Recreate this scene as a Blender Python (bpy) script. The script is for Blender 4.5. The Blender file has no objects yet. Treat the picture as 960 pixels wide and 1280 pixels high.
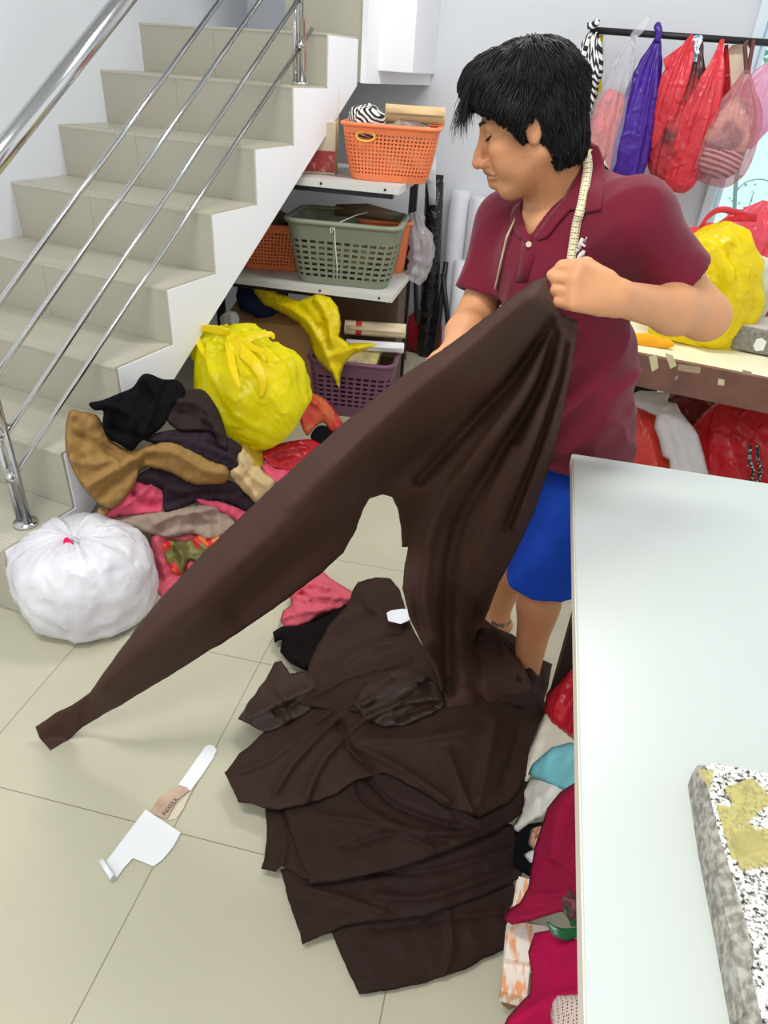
import bpy, bmesh, math, random
import numpy as np
from mathutils import Vector, Matrix, geometry

rng = np.random.default_rng(7)
random.seed(7)
SC = bpy.context.scene
COL = SC.collection

# ------------------------------------------------------------------ camera
F = 856.0; CX, CY = 480.0, 640.0; H = 1.6
def nrm(v):
    v = np.array(v, float); return v / np.linalg.norm(v)
_n = nrm((-95, 1320, F)); _up = -_n
_z = np.array([0, 0, 1.0]); _f = nrm(_z - _z.dot(_n) * _n); _r = nrm(np.cross(_f, _up))
if _r[0] < 0: _r = -_r
_a = math.radians(10.3)
M = np.array([math.cos(_a) * _r - math.sin(_a) * _f, math.cos(_a) * _f + math.sin(_a) * _r, _up])
CAMP = np.array([0, 0, H])
cam = bpy.data.cameras.new('camera'); camo = bpy.data.objects.new('camera', cam); COL.objects.link(camo)
cam.sensor_fit = 'VERTICAL'; cam.sensor_height = 36.0; cam.lens = F / 1280 * 36.0
cam.clip_start = 0.02
_xc, _yc, _zc = M @ [1, 0, 0], M @ [0, -1, 0], M @ [0, 0, -1]
camo.matrix_world = Matrix(((_xc[0], _yc[0], _zc[0], 0), (_xc[1], _yc[1], _zc[1], 0), (_xc[2], _yc[2], _zc[2], H), (0, 0, 0, 1)))
SC.camera = camo

# ------------------------------------------------------------------ light and exposure
SC.view_settings.view_transform = 'Standard'; SC.view_settings.look = 'None'
SC.view_settings.gamma = 1.0; SC.view_settings.use_curve_mapping = False
SC.view_settings.exposure = 0.12
wd = bpy.data.worlds.new('sky'); SC.world = wd; wd.use_nodes = True
wb = wd.node_tree.nodes['Background']; wb.inputs[1].default_value = 1.0
_wn, _wl = wd.node_tree.nodes, wd.node_tree.links      # bright street side beyond the window (+Y), dimmer shop front behind the camera
_tc = _wn.new('ShaderNodeTexCoord'); _sx = _wn.new('ShaderNodeSeparateXYZ'); _wr = _wn.new('ShaderNodeValToRGB'); _ma = _wn.new('ShaderNodeMath'); _ma.operation = 'MULTIPLY_ADD'; _ma.inputs[1].default_value = .5; _ma.inputs[2].default_value = .5
_wl.new(_tc.outputs['Generated'], _sx.inputs[0]); _wl.new(_sx.outputs[1], _ma.inputs[0]); _wl.new(_ma.outputs[0], _wr.inputs[0]); _wl.new(_wr.outputs[0], wb.inputs[0])
_wr.color_ramp.elements[0].color = (.86, .88, .90, 1); _wr.color_ramp.elements[0].position = .35; _wr.color_ramp.elements[1].color = (1.0, 1.06, 1.08, 1); _wr.color_ramp.elements[1].position = .8
def area(name, loc, size, power, rot=(0, 0, 0), color=(1, 1, 1)):
    l = bpy.data.lights.new(name, 'AREA'); l.shape = 'RECTANGLE'; l.size, l.size_y = size; l.energy = power; l.color = color
    o = bpy.data.objects.new(name, l); COL.objects.link(o); o.location = loc; o.rotation_euler = rot; return o
area('overhead_light', (-0.9, 0.5, 3.12), (1.3, 0.35), 37, color=(1, 0.98, 0.95))
area('overhead_light', (0.1, 2.8, 3.12), (1.3, 0.35), 37, color=(1, 0.98, 0.95))

area('overhead_light', (-0.5, -0.9, 3.12), (1.3, 0.35), 26, color=(1, 0.98, 0.95))  # added fill light behind the camera, brightens near floor and front faces
# ------------------------------------------------------------------ projection helpers
def ray(px, py):
    px = np.asarray(px, float); py = np.asarray(py, float)
    d = np.stack([(px - CX) / F, (py - CY) / F, np.ones_like(px)], -1)
    return d @ M.T
def Pz(px, py, z=0.0):
    r = ray(px, py); t = (z - H) / r[..., 2]; return CAMP + t[..., None] * r
def Py(px, py, y):
    r = ray(px, py); t = y / r[..., 1]; return CAMP + t[..., None] * r
def Pd(px, py, d):
    r = ray(px, py); return CAMP + np.asarray(d)[..., None] * r     # d = distance along the optical axis
def pr(p):
    c = (np.asarray(p, float) - CAMP) @ M
    return np.stack([c[..., 0] / c[..., 2] * F + CX, c[..., 1] / c[..., 2] * F + CY], -1)
def sc(p): return F / (((np.asarray(p, float) - CAMP) @ M)[..., 2])   # pixels per metre there

# ------------------------------------------------------------------ noise
_perm = np.random.default_rng(3).permutation(256); _perm = np.concatenate([_perm, _perm, _perm])
_grad = np.random.default_rng(4).normal(size=(256, 3)); _grad /= np.linalg.norm(_grad, axis=1, keepdims=True)
def perlin(p):
    p = np.asarray(p, float); i = np.floor(p).astype(int); f = p - i; u = f * f * f * (f * (f * 6 - 15) + 10); i &= 255
    out = 0
    for dx in (0, 1):
        for dy in (0, 1):
            for dz in (0, 1):
                h = _perm[_perm[_perm[i[..., 0] + dx] + i[..., 1] + dy] + i[..., 2] + dz]
                g = _grad[h]
                d = g[..., 0] * (f[..., 0] - dx) + g[..., 1] * (f[..., 1] - dy) + g[..., 2] * (f[..., 2] - dz)
                w = (u[..., 0] if dx else 1 - u[..., 0]) * (u[..., 1] if dy else 1 - u[..., 1]) * (u[..., 2] if dz else 1 - u[..., 2])
                out = out + d * w
    return out
def fbm(p, oct=3):
    p = np.asarray(p, float); s = 0; a = 1.0
    for k in range(oct):
        s = s + a * perlin(p * 2 ** k + 17.3 * k); a *= 0.5
    return s
def ridged(p, oct=2):
    p = np.asarray(p, float); s = 0; a = 1.0
    for k in range(oct):
        s = s + a * (1 - 2.6 * np.abs(perlin(p * 1.9 ** k + 9.1 * k))); a *= 0.5
    return s

# ------------------------------------------------------------------ materials
def lin(c):
    c = [x / 255.0 for x in c]
    return tuple([(x / 12.92 if x <= 0.04045 else ((x + 0.055) / 1.055) ** 2.4) for x in c[:3]] + [1.0])
_mats = {}
def mat(name, rgb, rough=0.6, metal=0.0, var=0.0, vscale=6.0, bump=0.0, bscale=80.0, sheen=0.0, trans=0.0, transl=0.0, clear=0.0, rgb2=None, thr=None, spec=0.5, bdist=0.002, vcol=False, stretch=None, crinkle=False):
    """principled material; var/rgb2 mix a second colour by noise, bump = fine noise relief, transl = translucent share, clear = see-through share"""
    if name in _mats: return _mats[name]
    m = bpy.data.materials.new(name); m.use_nodes = True; nt = m.node_tree; N = nt.nodes; L = nt.links
    b = N['Principled BSDF']; out = N['Material Output']
    c1 = lin(rgb); b.inputs['Base Color'].default_value = c1; b.inputs['Roughness'].default_value = rough; b.inputs['Metallic'].default_value = metal
    b.inputs['Specular IOR Level'].default_value = spec
    if sheen: b.inputs['Sheen Weight'].default_value = sheen; b.inputs['Sheen Roughness'].default_value = 0.5
    co = N.new('ShaderNodeTexCoord'); src = co.outputs['Object']
    if stretch:
        mp = N.new('ShaderNodeMapping'); mp.inputs['Scale'].default_value = stretch; L.new(src, mp.inputs['Vector']); src = mp.outputs['Vector']
    colout = None
    if vcol:
        at = N.new('ShaderNodeAttribute'); at.attribute_name = 'Col'; colout = at.outputs['Color']; L.new(colout, b.inputs['Base Color'])
    if var or rgb2:
        nz = N.new('ShaderNodeTexNoise'); nz.inputs['Scale'].default_value = vscale; nz.inputs['Detail'].default_value = 4
        L.new(src, nz.inputs['Vector'])
        rp = N.new('ShaderNodeValToRGB'); L.new(nz.outputs['Fac'], rp.inputs['Fac'])
        lo, hi = thr if thr else (0.3, 0.7)
        rp.color_ramp.elements[0].position = lo; rp.color_ramp.elements[1].position = hi
        if rgb2: ca, cb = c1, lin(rgb2)
        else:
            ca = tuple(min(1, x * (1 + var)) for x in c1[:3]) + (1,); cb = tuple(x * (1 - var) for x in c1[:3]) + (1,)
        rp.color_ramp.elements[0].color = ca; rp.color_ramp.elements[1].color = cb
        colout = rp.outputs['Color']; L.new(colout, b.inputs['Base Color'])
    if bump:
        nb = N.new('ShaderNodeTexNoise'); nb.inputs['Scale'].default_value = bscale; nb.inputs['Detail'].default_value = 3
        if crinkle: nb.noise_type = 'RIDGED_MULTIFRACTAL'; nb.inputs['Detail'].default_value = 2; nb.inputs['Distortion'].default_value = .6
        L.new(src, nb.inputs['Vector'])
        bp = N.new('ShaderNodeBump'); bp.inputs['Strength'].default_value = bump; bp.inputs['Distance'].default_value = bdist
        L.new(nb.outputs['Fac'], bp.inputs['Height']); L.new(bp.outputs['Normal'], b.inputs['Normal'])
    if trans: b.inputs['Transmission Weight'].default_value = trans
    sh = b.outputs[0]
    if transl:
        t = N.new('ShaderNodeBsdfTranslucent'); t.inputs[0].default_value = c1
        if colout: L.new(colout, t.inputs[0])
        mx = N.new('ShaderNodeMixShader'); mx.inputs[0].default_value = transl; L.new(sh, mx.inputs[1]); L.new(t.outputs[0], mx.inputs[2]); sh = mx.outputs[0]
    if clear:
        t = N.new('ShaderNodeBsdfTransparent'); t.inputs[0].default_value = tuple(0.35 + 0.65 * x for x in c1[:3]) + (1,)
        mx = N.new('ShaderNodeMixShader'); mx.inputs[0].default_value = clear; L.new(sh, mx.inputs[1]); L.new(t.outputs[0], mx.inputs[2]); sh = mx.outputs[0]
    L.new(sh, out.inputs[0]); _mats[name] = m; return m
def fabric(name, rgb, **k):
    k.setdefault('rough', 0.9); k.setdefault('bump', 0.25); k.setdefault('bscale', 420); k.setdefault('var', 0.06); k.setdefault('sheen', 0.0); k.setdefault('spec', 0.12)
    return mat(name, rgb, **k)
def film(name, rgb, transl=0.35, clear=0.0, **k):
    k.setdefault('rough', 0.3); k.setdefault('bump', 0.85); k.setdefault('bscale', 17); k.setdefault('bdist', 0.017); k.setdefault('crinkle', True)
    return mat(name, rgb, transl=transl, clear=clear, **k)

# ------------------------------------------------------------------ objects
def tag(o, label=None, cat=None, group=None, kind=None):
    if label: o['label'] = label
    if cat: o['category'] = cat
    if group: o['group'] = group
    if kind: o['kind'] = kind
    return o
def wmat(o):
    m = Matrix.LocRotScale(o.location, o.rotation_euler, o.scale)
    return m if o.parent is None else wmat(o.parent) @ o.matrix_parent_inverse @ m
def link(o, parent=None):
    COL.objects.link(o)
    if parent is not None: o.parent = parent; o.matrix_parent_inverse = wmat(parent).inverted()
    return o
def thing(name, label, cat, loc=(0, 0, 0), group=None):
    o = bpy.data.objects.new(name, None); o.empty_display_size = 0.05; COL.objects.link(o); o.location = [float(x) for x in loc]
    return tag(o, label, cat, group)
def mesh(name, V, Fc, m, parent=None, smooth=True, mats=None, mi=None, col=None):
    me = bpy.data.meshes.new(name)
    me.from_pydata([tuple(map(float, v)) for v in V], [], [tuple(map(int, f)) for f in Fc]); 
    for mm in (mats or [m]): me.materials.append(mm)
    if smooth: me.polygons.foreach_set('use_smooth', [True] * len(me.polygons))
    if mi is not None: me.polygons.foreach_set('material_index', [int(x) for x in mi])
    if col is not None:
        a = me.color_attributes.new('Col', 'FLOAT_COLOR', 'POINT'); c = np.ones((len(V), 4)); c[:, :3] = col; a.data.foreach_set('color', c.ravel())
    me.update()
    o = bpy.data.objects.new(name, me); link(o, parent); return o
def solid(o, t, offset=-1.0):
    s = o.modifiers.new('s', 'SOLIDIFY'); s.thickness = t; s.offset = offset; return o
def bevel(o, w, n=2):
    s = o.modifiers.new('b', 'BEVEL'); s.width = w; s.segments = n; s.limit_method = 'ANGLE'; s.angle_limit = math.radians(40); return o
def subsurf(o, n=1):
    s = o.modifiers.new('u', 'SUBSURF'); s.levels = n; s.render_levels = n; return o
class MB:
    """collects shapes, then becomes ONE mesh object"""
    def __init__(s): s.V = []; s.F = []; s.I = []; s.mi = 0
    def add(s, V, Fc):
        o = len(s.V); s.V += [tuple(map(float, v)) for v in V]; s.F += [tuple(int(i) + o for i in f) for f in Fc]; s.I += [s.mi] * len(Fc); return s
    def hexa(s, P):   # 8 corners: bottom ring, top ring
        return s.add(P, [(3, 2, 1, 0), (4, 5, 6, 7), (0, 1, 5, 4), (1, 2, 6, 5), (2, 3, 7, 6), (3, 0, 4, 7)])
    def box(s, lo, hi, B=None, O=(0, 0, 0)):
        (x0, y0, z0), (x1, y1, z1) = lo, hi
        P = np.array([(x0, y0, z0), (x1, y0, z0), (x1, y1, z0), (x0, y1, z0), (x0, y0, z1), (x1, y0, z1), (x1, y1, z1), (x0, y1, z1)])
        if B is not None: P = P @ np.array(B) + np.array(O)
        return s.hexa(P)
    def prism(s, poly, ex):    # poly: list of 3-D points, ex: extrusion vector
        n = len(poly); P = [np.array(p, float) for p in poly]; Q = [p + np.array(ex) for p in P]
        return s.add(P + Q, [tuple(range(n))[::-1], tuple(range(n, 2 * n))] + [(i, (i + 1) % n, n + (i + 1) % n, n + i) for i in range(n)])
    def tube(s, path, rad, n=10, cap=True):
        V, Fc = loft_vf(path, rad, n, cap=cap); return s.add(V, Fc)
    def build(s, name, m, parent=None, smooth=False, mats=None, bev=0.0):
        o = mesh(name, s.V, s.F, m, parent, smooth, mats, s.I if mats else None)
        bm = bmesh.new(); bm.from_mesh(o.data); bmesh.ops.recalc_face_normals(bm, faces=bm.faces); bm.to_mesh(o.data); bm.free()
        if bev: bevel(o, bev)
        return o
def catmull(P, n=8, closed=False):
    P = np.array(P, float); k = len(P); out = []
    rngk = range(k if closed else k - 1)
    for i in rngk:
        if closed: a, b, c, d = P[(i - 1) % k], P[i], P[(i + 1) % k], P[(i + 2) % k]
        else: a, b, c, d = P[max(i - 1, 0)], P[i], P[i + 1], P[min(i + 2, k - 1)]
        for t in np.arange(n) / n:
            out.append(0.5 * (2 * b + (c - a) * t + (2 * a - 5 * b + 4 * c - d) * t * t + (3 * b - a - 3 * c + d) * t ** 3))
    if not closed: out.append(P[-1])
    return np.array(out)
def resample(P, n):
    P = np.array(P, float); d = np.r_[0, np.cumsum(np.linalg.norm(np.diff(P, axis=0), axis=1))]
    t = np.linspace(0, d[-1], n); return np.stack([np.interp(t, d, P[:, k]) for k in range(P.shape[1])], 1)
def frames(path, up=None):
    P = np.array(path, float); T = np.gradient(P, axis=0); T /= np.linalg.norm(T, axis=1, keepdims=True) + 1e-12
    a = np.array(up if up is not None else ((0, 0, 1) if abs(T[0][2]) < 0.9 else (1, 0, 0)), float)
    A = []; B = []
    for t in T:
        a = a - t * a.dot(t); a /= np.linalg.norm(a) + 1e-12; A.append(a); B.append(np.cross(t, a))
    return P, T, np.array(A), np.array(B)
def loft_vf(path, rad, n=16, cap=True, up=None, shape=None):
    """rad: scalar / list of r / list of (ra, rb); shape(i,theta)->factor array"""
    P, T, A, B = frames(path, up); k = len(P)
    R = np.array(rad, float)
    if R.ndim == 0: R = np.full((k, 2), float(R))
    elif R.ndim == 1: R = np.stack([R, R], 1)
    th = np.linspace(0, 2 * np.pi, n, endpoint=False); V = []
    for i in range(k):
        f = shape(i, th) if shape else 1.0
        V.append(P[i] + (np.cos(th) * R[i, 0] * f)[:, None] * A[i] + (np.sin(th) * R[i, 1] * f)[:, None] * B[i])
    V = np.concatenate(V); Fc = [(i * n + j, i * n + (j + 1) % n, (i + 1) * n + (j + 1) % n, (i + 1) * n + j) for i in range(k - 1) for j in range(n)]
    if cap: Fc += [tuple(range(n))[::-1], tuple((k - 1) * n + j for j in range(n))]
    return V, Fc
def loft(name, path, rad, m, parent=None, n=16, cap=True, up=None, shape=None, noise=0.0, nscale=6.0, smooth=True, seed=0.0, rid=0.0):
    V, Fc = loft_vf(path, rad, n, cap, up, shape)
    if noise or rid:
        c = np.array(path).mean(0); d = V - c; d /= np.linalg.norm(d, axis=1, keepdims=True) + 1e-9
        V = V + d * (noise * fbm(V * nscale + seed) + rid * ridged(V * nscale * 1.3 + seed + 5))[:, None]
    return mesh(name, V, Fc, m, parent, smooth)
def ribbon(name, path, width, side, m, parent=None, thick=0.001):
    """flat strip along path; side = unit vector(s) across"""
    P = np.array(path, float); S = np.array(side, float)
    if S.ndim == 1: S = np.tile(S, (len(P), 1))
    w = np.full(len(P), width) if np.ndim(width) == 0 else np.array(width)
    V = np.concatenate([P - S * w[:, None] / 2, P + S * w[:, None] / 2]); k = len(P)
    o = mesh(name, V, [(i, i + 1, k + i + 1, k + i) for i in range(k - 1)], m, parent); return solid(o, thick, 0.0)

# ------------------------------------------------------------------ implicit surfaces (smooth unions of limbs, meshed with surface nets)
class SDF:
    def __init__(s, xs, ys, zs):
        s.ax = [np.asarray(a, np.float64) for a in (xs, ys, zs)]; s.Fd = np.full(tuple(len(a) for a in s.ax), 0.08, np.float32)
    def _blk(s, lo, hi, mg):
        sl = []
        for a, l, h in zip(s.ax, lo, hi):
            i0 = max(0, np.searchsorted(a, l - mg) - 1); i1 = min(len(a), np.searchsorted(a, h + mg) + 1); sl.append(slice(i0, i1))
        X, Y, Z = np.meshgrid(*[a[q] for a, q in zip(s.ax, sl)], indexing='ij', sparse=False)
        return tuple(sl), np.stack([X, Y, Z], -1)
    def put(s, sl, d, k, op):
        A = s.Fd[sl]
        if op == 'u':
            h = np.maximum(k - np.abs(A - d), 0) / max(k, 1e-6); s.Fd[sl] = np.minimum(A, d) - h * h * k * 0.25
        elif op == 's':
            d = -d; h = np.maximum(k - np.abs(A - d), 0) / max(k, 1e-6); s.Fd[sl] = np.maximum(A, d) + h * h * k * 0.25
        elif op == 'i':
            s.Fd[sl] = np.maximum(A, d)
    def cone(s, a, b, ra, rb, k=0.02, op='u', flat=None):
        """tapered capsule; flat=(axis vector, factor) squeezes the section along that axis"""
        a = np.array(a, float); b = np.array(b, float); r = max(ra, rb) * (1.0 if flat is None else max(1, flat[1]))
        sl, P = s._blk(np.minimum(a, b) - r, np.maximum(a, b) + r, 0.06)
        if P.size == 0: return s
        ab = b - a; t = np.clip(((P - a) @ ab) / max(ab @ ab, 1e-9), 0, 1); Q = P - a - t[..., None] * ab
        if flat is not None:
            u = nrm(flat[0]); c = Q @ u; Q = Q + (c * (1 / flat[1] - 1))[..., None] * u
        d = np.linalg.norm(Q, axis=-1) - (ra + (rb - ra) * t)
        if flat is not None: d = d * min(1, flat[1])
        s.put(sl, d.astype(np.float32), k, op); return s
    def ell(s, c, r, R=None, k=0.02, op='u'):
        c = np.array(c, float); r = np.array(r, float); m = r.max(); sl, P = s._blk(c - m, c + m, 0.06)
        if P.size == 0: return s
        Q = P - c
        if R is not None: Q = Q @ np.array(R)          # columns of R = local axes in world
        k0 = np.linalg.norm(Q / r, axis=-1); k1 = np.linalg.norm(Q / (r * r), axis=-1); d = k0 * (k0 - 1) / np.maximum(k1, 1e-9)
        d = np.where(k0 < 1e-3, -r.min(), d)
        s.put(sl, d.astype(np.float32), k, op); return s
    def half(s, p, nv):      # keep the side opposite to nv
        X, Y, Z = np.meshgrid(*s.ax, indexing='ij', sparse=True); nv = nrm(nv)
        d = (X - p[0]) * nv[0] + (Y - p[1]) * nv[1] + (Z - p[2]) * nv[2]; s.Fd = np.maximum(s.Fd, d.astype(np.float32)); return s
    def warp(s, fn):
        X, Y, Z = np.meshgrid(*s.ax, indexing='ij'); near = np.abs(s.Fd) < 0.035
        P = np.stack([X[near], Y[near], Z[near]], -1); s.Fd[near] += fn(P).astype(np.float32); return s
    def mesh(s):
        Fd = s.Fd; S = Fd < 0; nx, ny, nz = Fd.shape
        cs = [S[i:nx - 1 + i, j:ny - 1 + j, k:nz - 1 + k] for i in (0, 1) for j in (0, 1) for k in (0, 1)]
        allin = cs[0].copy(); anyin = cs[0].copy()
        for c in cs[1:]: allin &= c; anyin |= c
        cell = anyin & ~allin; idx = -np.ones(cell.shape, np.int64); ii = np.argwhere(cell); idx[cell] = np.arange(len(ii))
        acc = np.zeros((len(ii), 3)); cnt = np.zeros(len(ii))
        offs = [(i, j, k) for i in (0, 1) for j in (0, 1) for k in (0, 1)]
        val = {o: Fd[ii[:, 0] + o[0], ii[:, 1] + o[1], ii[:, 2] + o[2]].astype(float) for o in offs}
        for o in offs:
            for ax in range(3):
                if o[ax] == 0:
                    q = list(o); q[ax] = 1; q = tuple(q); a, b = val[o], val[q]; cr = (a < 0) != (b < 0)
                    t = np.where(cr, a / np.where(a == b, 1, a - b), 0); p = np.tile(np.array(o, float), (len(ii), 1)); p[:, ax] += t
                    acc += p * cr[:, None]; cnt += cr
        V = ii + acc / cnt[:, None]; V = np.stack([np.interp(V[:, d], np.arange(len(s.ax[d])), s.ax[d]) for d in range(3)], 1)
        Fc = []
        for ax in range(3):
            sl0 = [slice(1, -1)] * 3; sl1 = [slice(1, -1)] * 3; sl0[ax] = slice(0, -1); sl1[ax] = slice(1, None)
            a = S[tuple(sl0)]; b = S[tuple(sl1)]; e = np.argwhere(a != b); flip = a[a != b]
            g = e.copy(); oth = [d for d in range(3) if d != ax]
            base = e.copy(); base[:, oth[0]] += 1; base[:, oth[1]] += 1       # grid node index of the edge
            q = []
            for (u, v) in ((-1, -1), (0, -1), (0, 0), (-1, 0)):
                c = base.copy(); c[:, oth[0]] += u; c[:, oth[1]] += v; q.append(idx[c[:, 0], c[:, 1], c[:, 2]])
            q = np.stack(q, 1); fl = flip if ax != 1 else ~flip; q[~fl] = q[~fl][:, ::-1]; Fc.append(q)
        Fc = np.concatenate(Fc); Fc = Fc[(Fc >= 0).all(1)]
        return V, Fc
    def obj(s, name, m, parent=None, fn=None, col=None, smooth_it=1):
        V, Fc = s.mesh()
        if fn is not None: V = fn(V)
        o = mesh(name, V, Fc, m, parent, True, col=(col(V) if col else None))
        if smooth_it:
            k = o.modifiers.new('sm', 'SMOOTH'); k.factor = 0.5; k.iterations = smooth_it
        return o

# ------------------------------------------------------------------ cloth drawn as an outline seen from here, laid on a real surface, with folds and thickness
def inside(poly, pts):
    x, y = pts[:, 0], pts[:, 1]; c = np.zeros(len(pts), bool); n = len(poly)
    for i in range(n):
        x0, y0 = poly[i]; x1, y1 = poly[(i + 1) % n]
        if y0 == y1: continue
        q = ((y0 > y) != (y1 > y)) & (x < (x1 - x0) * (y - y0) / (y1 - y0) + x0); c ^= q
    return c
def dist_poly(poly, pts, closed=True):
    A = np.array(poly, float); B = np.roll(A, -1, 0) if closed else A[1:]; A = A if closed else A[:-1]
    d = np.full(len(pts), 1e9)
    for a, b in zip(A, B):
        ab = b - a; t = np.clip(((pts - a) @ ab) / max(ab @ ab, 1e-9), 0, 1); d = np.minimum(d, np.linalg.norm(pts - a - t[:, None] * ab, axis=1))
    return d
def heightsurf(h, tmax=9.0):
    """surf(px,py) -> first point along each view ray where z <= h(x,y), and the surface normal"""
    def g(px, py):
        r = ray(px, py); t0 = np.full(len(r), 0.3); t1 = np.full(len(r), np.nan)
        ts = np.linspace(0.4, tmax, 260); prev = t0.copy()
        for t in ts:
            P = CAMP + t * r; hit = np.isnan(t1) & (P[:, 2] <= h(P[:, 0], P[:, 1])); t1[hit] = t; prev = np.where(np.isnan(t1), t, prev)
        t1 = np.where(np.isnan(t1), tmax, t1); a, b = prev, t1
        for _ in range(26):
            m_ = (a + b) / 2; P = CAMP + m_[:, None] * r; hit = P[:, 2] <= h(P[:, 0], P[:, 1]); b = np.where(hit, m_, b); a = np.where(hit, a, m_)
        P = CAMP + b[:, None] * r; e = 0.01; x, y = P[:, 0], P[:, 1]
        gx = (h(x + e, y) - h(x - e, y)) / (2 * e); gy = (h(x, y + e) - h(x, y - e)) / (2 * e)
        Nn = np.stack([-gx, -gy, np.ones_like(gx)], 1); Nn /= np.linalg.norm(Nn, axis=1, keepdims=True)
        return P, Nn
    return g
def rbfsurf(ctrl, along='d'):
    """ctrl: list of (px,py,depth); smooth thin-plate depth field"""
    C = np.array(ctrl, float); n = len(C)
    def ph(d): return np.where(d > 0, d * d * np.log(d + 1e-9), 0)
    Q = C[:, :2] / 300.0; K = ph(np.linalg.norm(Q[:, None] - Q[None], axis=2)) + np.eye(n) * 1e-4; Pm = np.c_[np.ones(n), Q]
    A = np.zeros((n + 3, n + 3)); A[:n, :n] = K; A[:n, n:] = Pm; A[n:, :n] = Pm.T; w = np.linalg.solve(A, np.r_[C[:, 2], 0, 0, 0])
    def dep(px, py):
        q = np.stack([px, py], 1) / 300.0; return ph(np.linalg.norm(q[:, None] - Q[None], axis=2)) @ w[:n] + np.c_[np.ones(len(q)), q] @ w[n:]
    def g(px, py):
        f = (lambda a, b: Pd(a, b, dep(a, b))) if along == 'd' else (lambda a, b: Py(a, b, dep(a, b)))
        P = f(px, py); e = 2.0; U = f(px + e, py) - P; V = f(px, py + e) - P; Nn = np.cross(V, U); Nn /= np.linalg.norm(Nn, axis=1, keepdims=True)
        v = CAMP - P; s = np.sign((Nn * v).sum(1)); return P, Nn * s[:, None]
    return g
def relief(name, outline, surf, m, parent=None, step=6.0, folds=(), noise=0.0, nscale=8.0, aniso=None, rid=0.0, thick=0.003, edge=10.0, edrop=0.01, lift=0.0, smooth_outline=0, jit=0.0, fn=None, seed=0.0, ewave=0.0, offdir=None, sharp=False, crk=0.0):
    O = np.array(outline, float)
    if smooth_outline: O = catmull(O, smooth_outline, True)
    L = np.linalg.norm(np.roll(O, -1, 0) - O, axis=1); B = []
    for i in range(len(O)):
        k = max(1, int(round(L[i] / step)))
        for t in np.arange(k) / k: B.append(O[i] * (1 - t) + O[(i + 1) % len(O)] * t)
    B = np.array(B)
    if jit: B = B + jit * np.stack([fbm(np.c_[B / 18.0, np.full(len(B), seed)]), fbm(np.c_[B / 18.0, np.full(len(B), seed + 7)])], 1)
    lo, hi = B.min(0), B.max(0); r = np.random.default_rng(int(seed * 13) + 5)
    gx, gy = np.meshgrid(np.arange(lo[0], hi[0], step), np.arange(lo[1], hi[1], step)); G = np.stack([gx.ravel(), gy.ravel()], 1); G[:, 0] += (np.round((G[:, 1] - lo[1]) / step) % 2) * step / 2
    G = G + r.uniform(-.12, .12, G.shape) * step
    G = G[inside(B, G)]; G = G[dist_poly(B, G) > step * 0.55]
    A = np.concatenate([B, G]); nb = len(B)
    vo, eo, fo, ov, oe, of_ = geometry.delaunay_2d_cdt([Vector(p) for p in A], [(i, (i + 1) % nb) for i in range(nb)], [], 1, 1e-4)
    A = np.array([(v[0], v[1]) for v in vo]); P, Nn = surf(A[:, 0], A[:, 1])
    dE = dist_poly(B, A); d = np.full(len(A), float(lift))
    t = np.clip(dE / edge, 0, 1); d -= edrop * (1 - np.sqrt(1 - (1 - t) ** 2))
    for f in folds:
        pts, w, h = np.array(f[0], float), f[1], f[2]
        if len(pts) > 2: pts = catmull(pts, 5)
        q = dist_poly(pts, A, False) / w; d += h * (np.exp(-q * q) if not sharp else (.45 * np.exp(-q * q) + .75 * np.exp(-np.abs(q) * 1.3)))
    c = P.copy()
    if aniso is not None:
        u = nrm(aniso[0]); c = c + (c @ u)[:, None] * u * (aniso[1] - 1)
    if noise: d += noise * fbm(c * nscale + seed * 3.1)
    if rid: d += rid * ridged(c * nscale + seed * 2.3)
    if crk: d += crk * ridged(c * np.array([30., 22., 26.]) + fbm(c * 9)[:, None] * 1.5 + seed)
    if ewave: d += ewave * (1 - t) * fbm(np.c_[A / 28.0, np.full(len(A), seed + 3)])
    if fn is not None: d += fn(A[:, 0], A[:, 1])
    vw = CAMP - P; vw /= np.linalg.norm(vw, axis=1, keepdims=True)
    D = vw if offdir is None else Nn
    P = P + D * d[:, None]
    low = P[:, 2] < .004
    if low.any(): P[low] = Pz(A[low, 0], A[low, 1], .004)
    # orient faces toward the surface normal
    Fc = []
    for f in fo:
        a, b, c_ = A[f[0]], A[f[1]], A[f[2]]; cr = (b[0] - a[0]) * (c_[1] - a[1]) - (b[1] - a[1]) * (c_[0] - a[0])
        Fc.append(tuple(f) if cr < 0 else tuple(f)[::-1])
    o = mesh(name, P, Fc, m, parent); 
    if thick: solid(o, thick, -1.0)
    return o

# ================================================================== setting
W_WALL = mat('wall_paint', (220, 224, 230), rough=0.75, var=0.015, vscale=1.5)
W_WHITE = mat('white_paint', (236, 238, 242), rough=0.6, var=0.012, vscale=2)
STEEL = mat('stainless_steel', (205, 205, 205), rough=0.16, metal=1.0)
BLACKMETAL = mat('black_metal', (26, 26, 28), rough=0.45)

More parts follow.
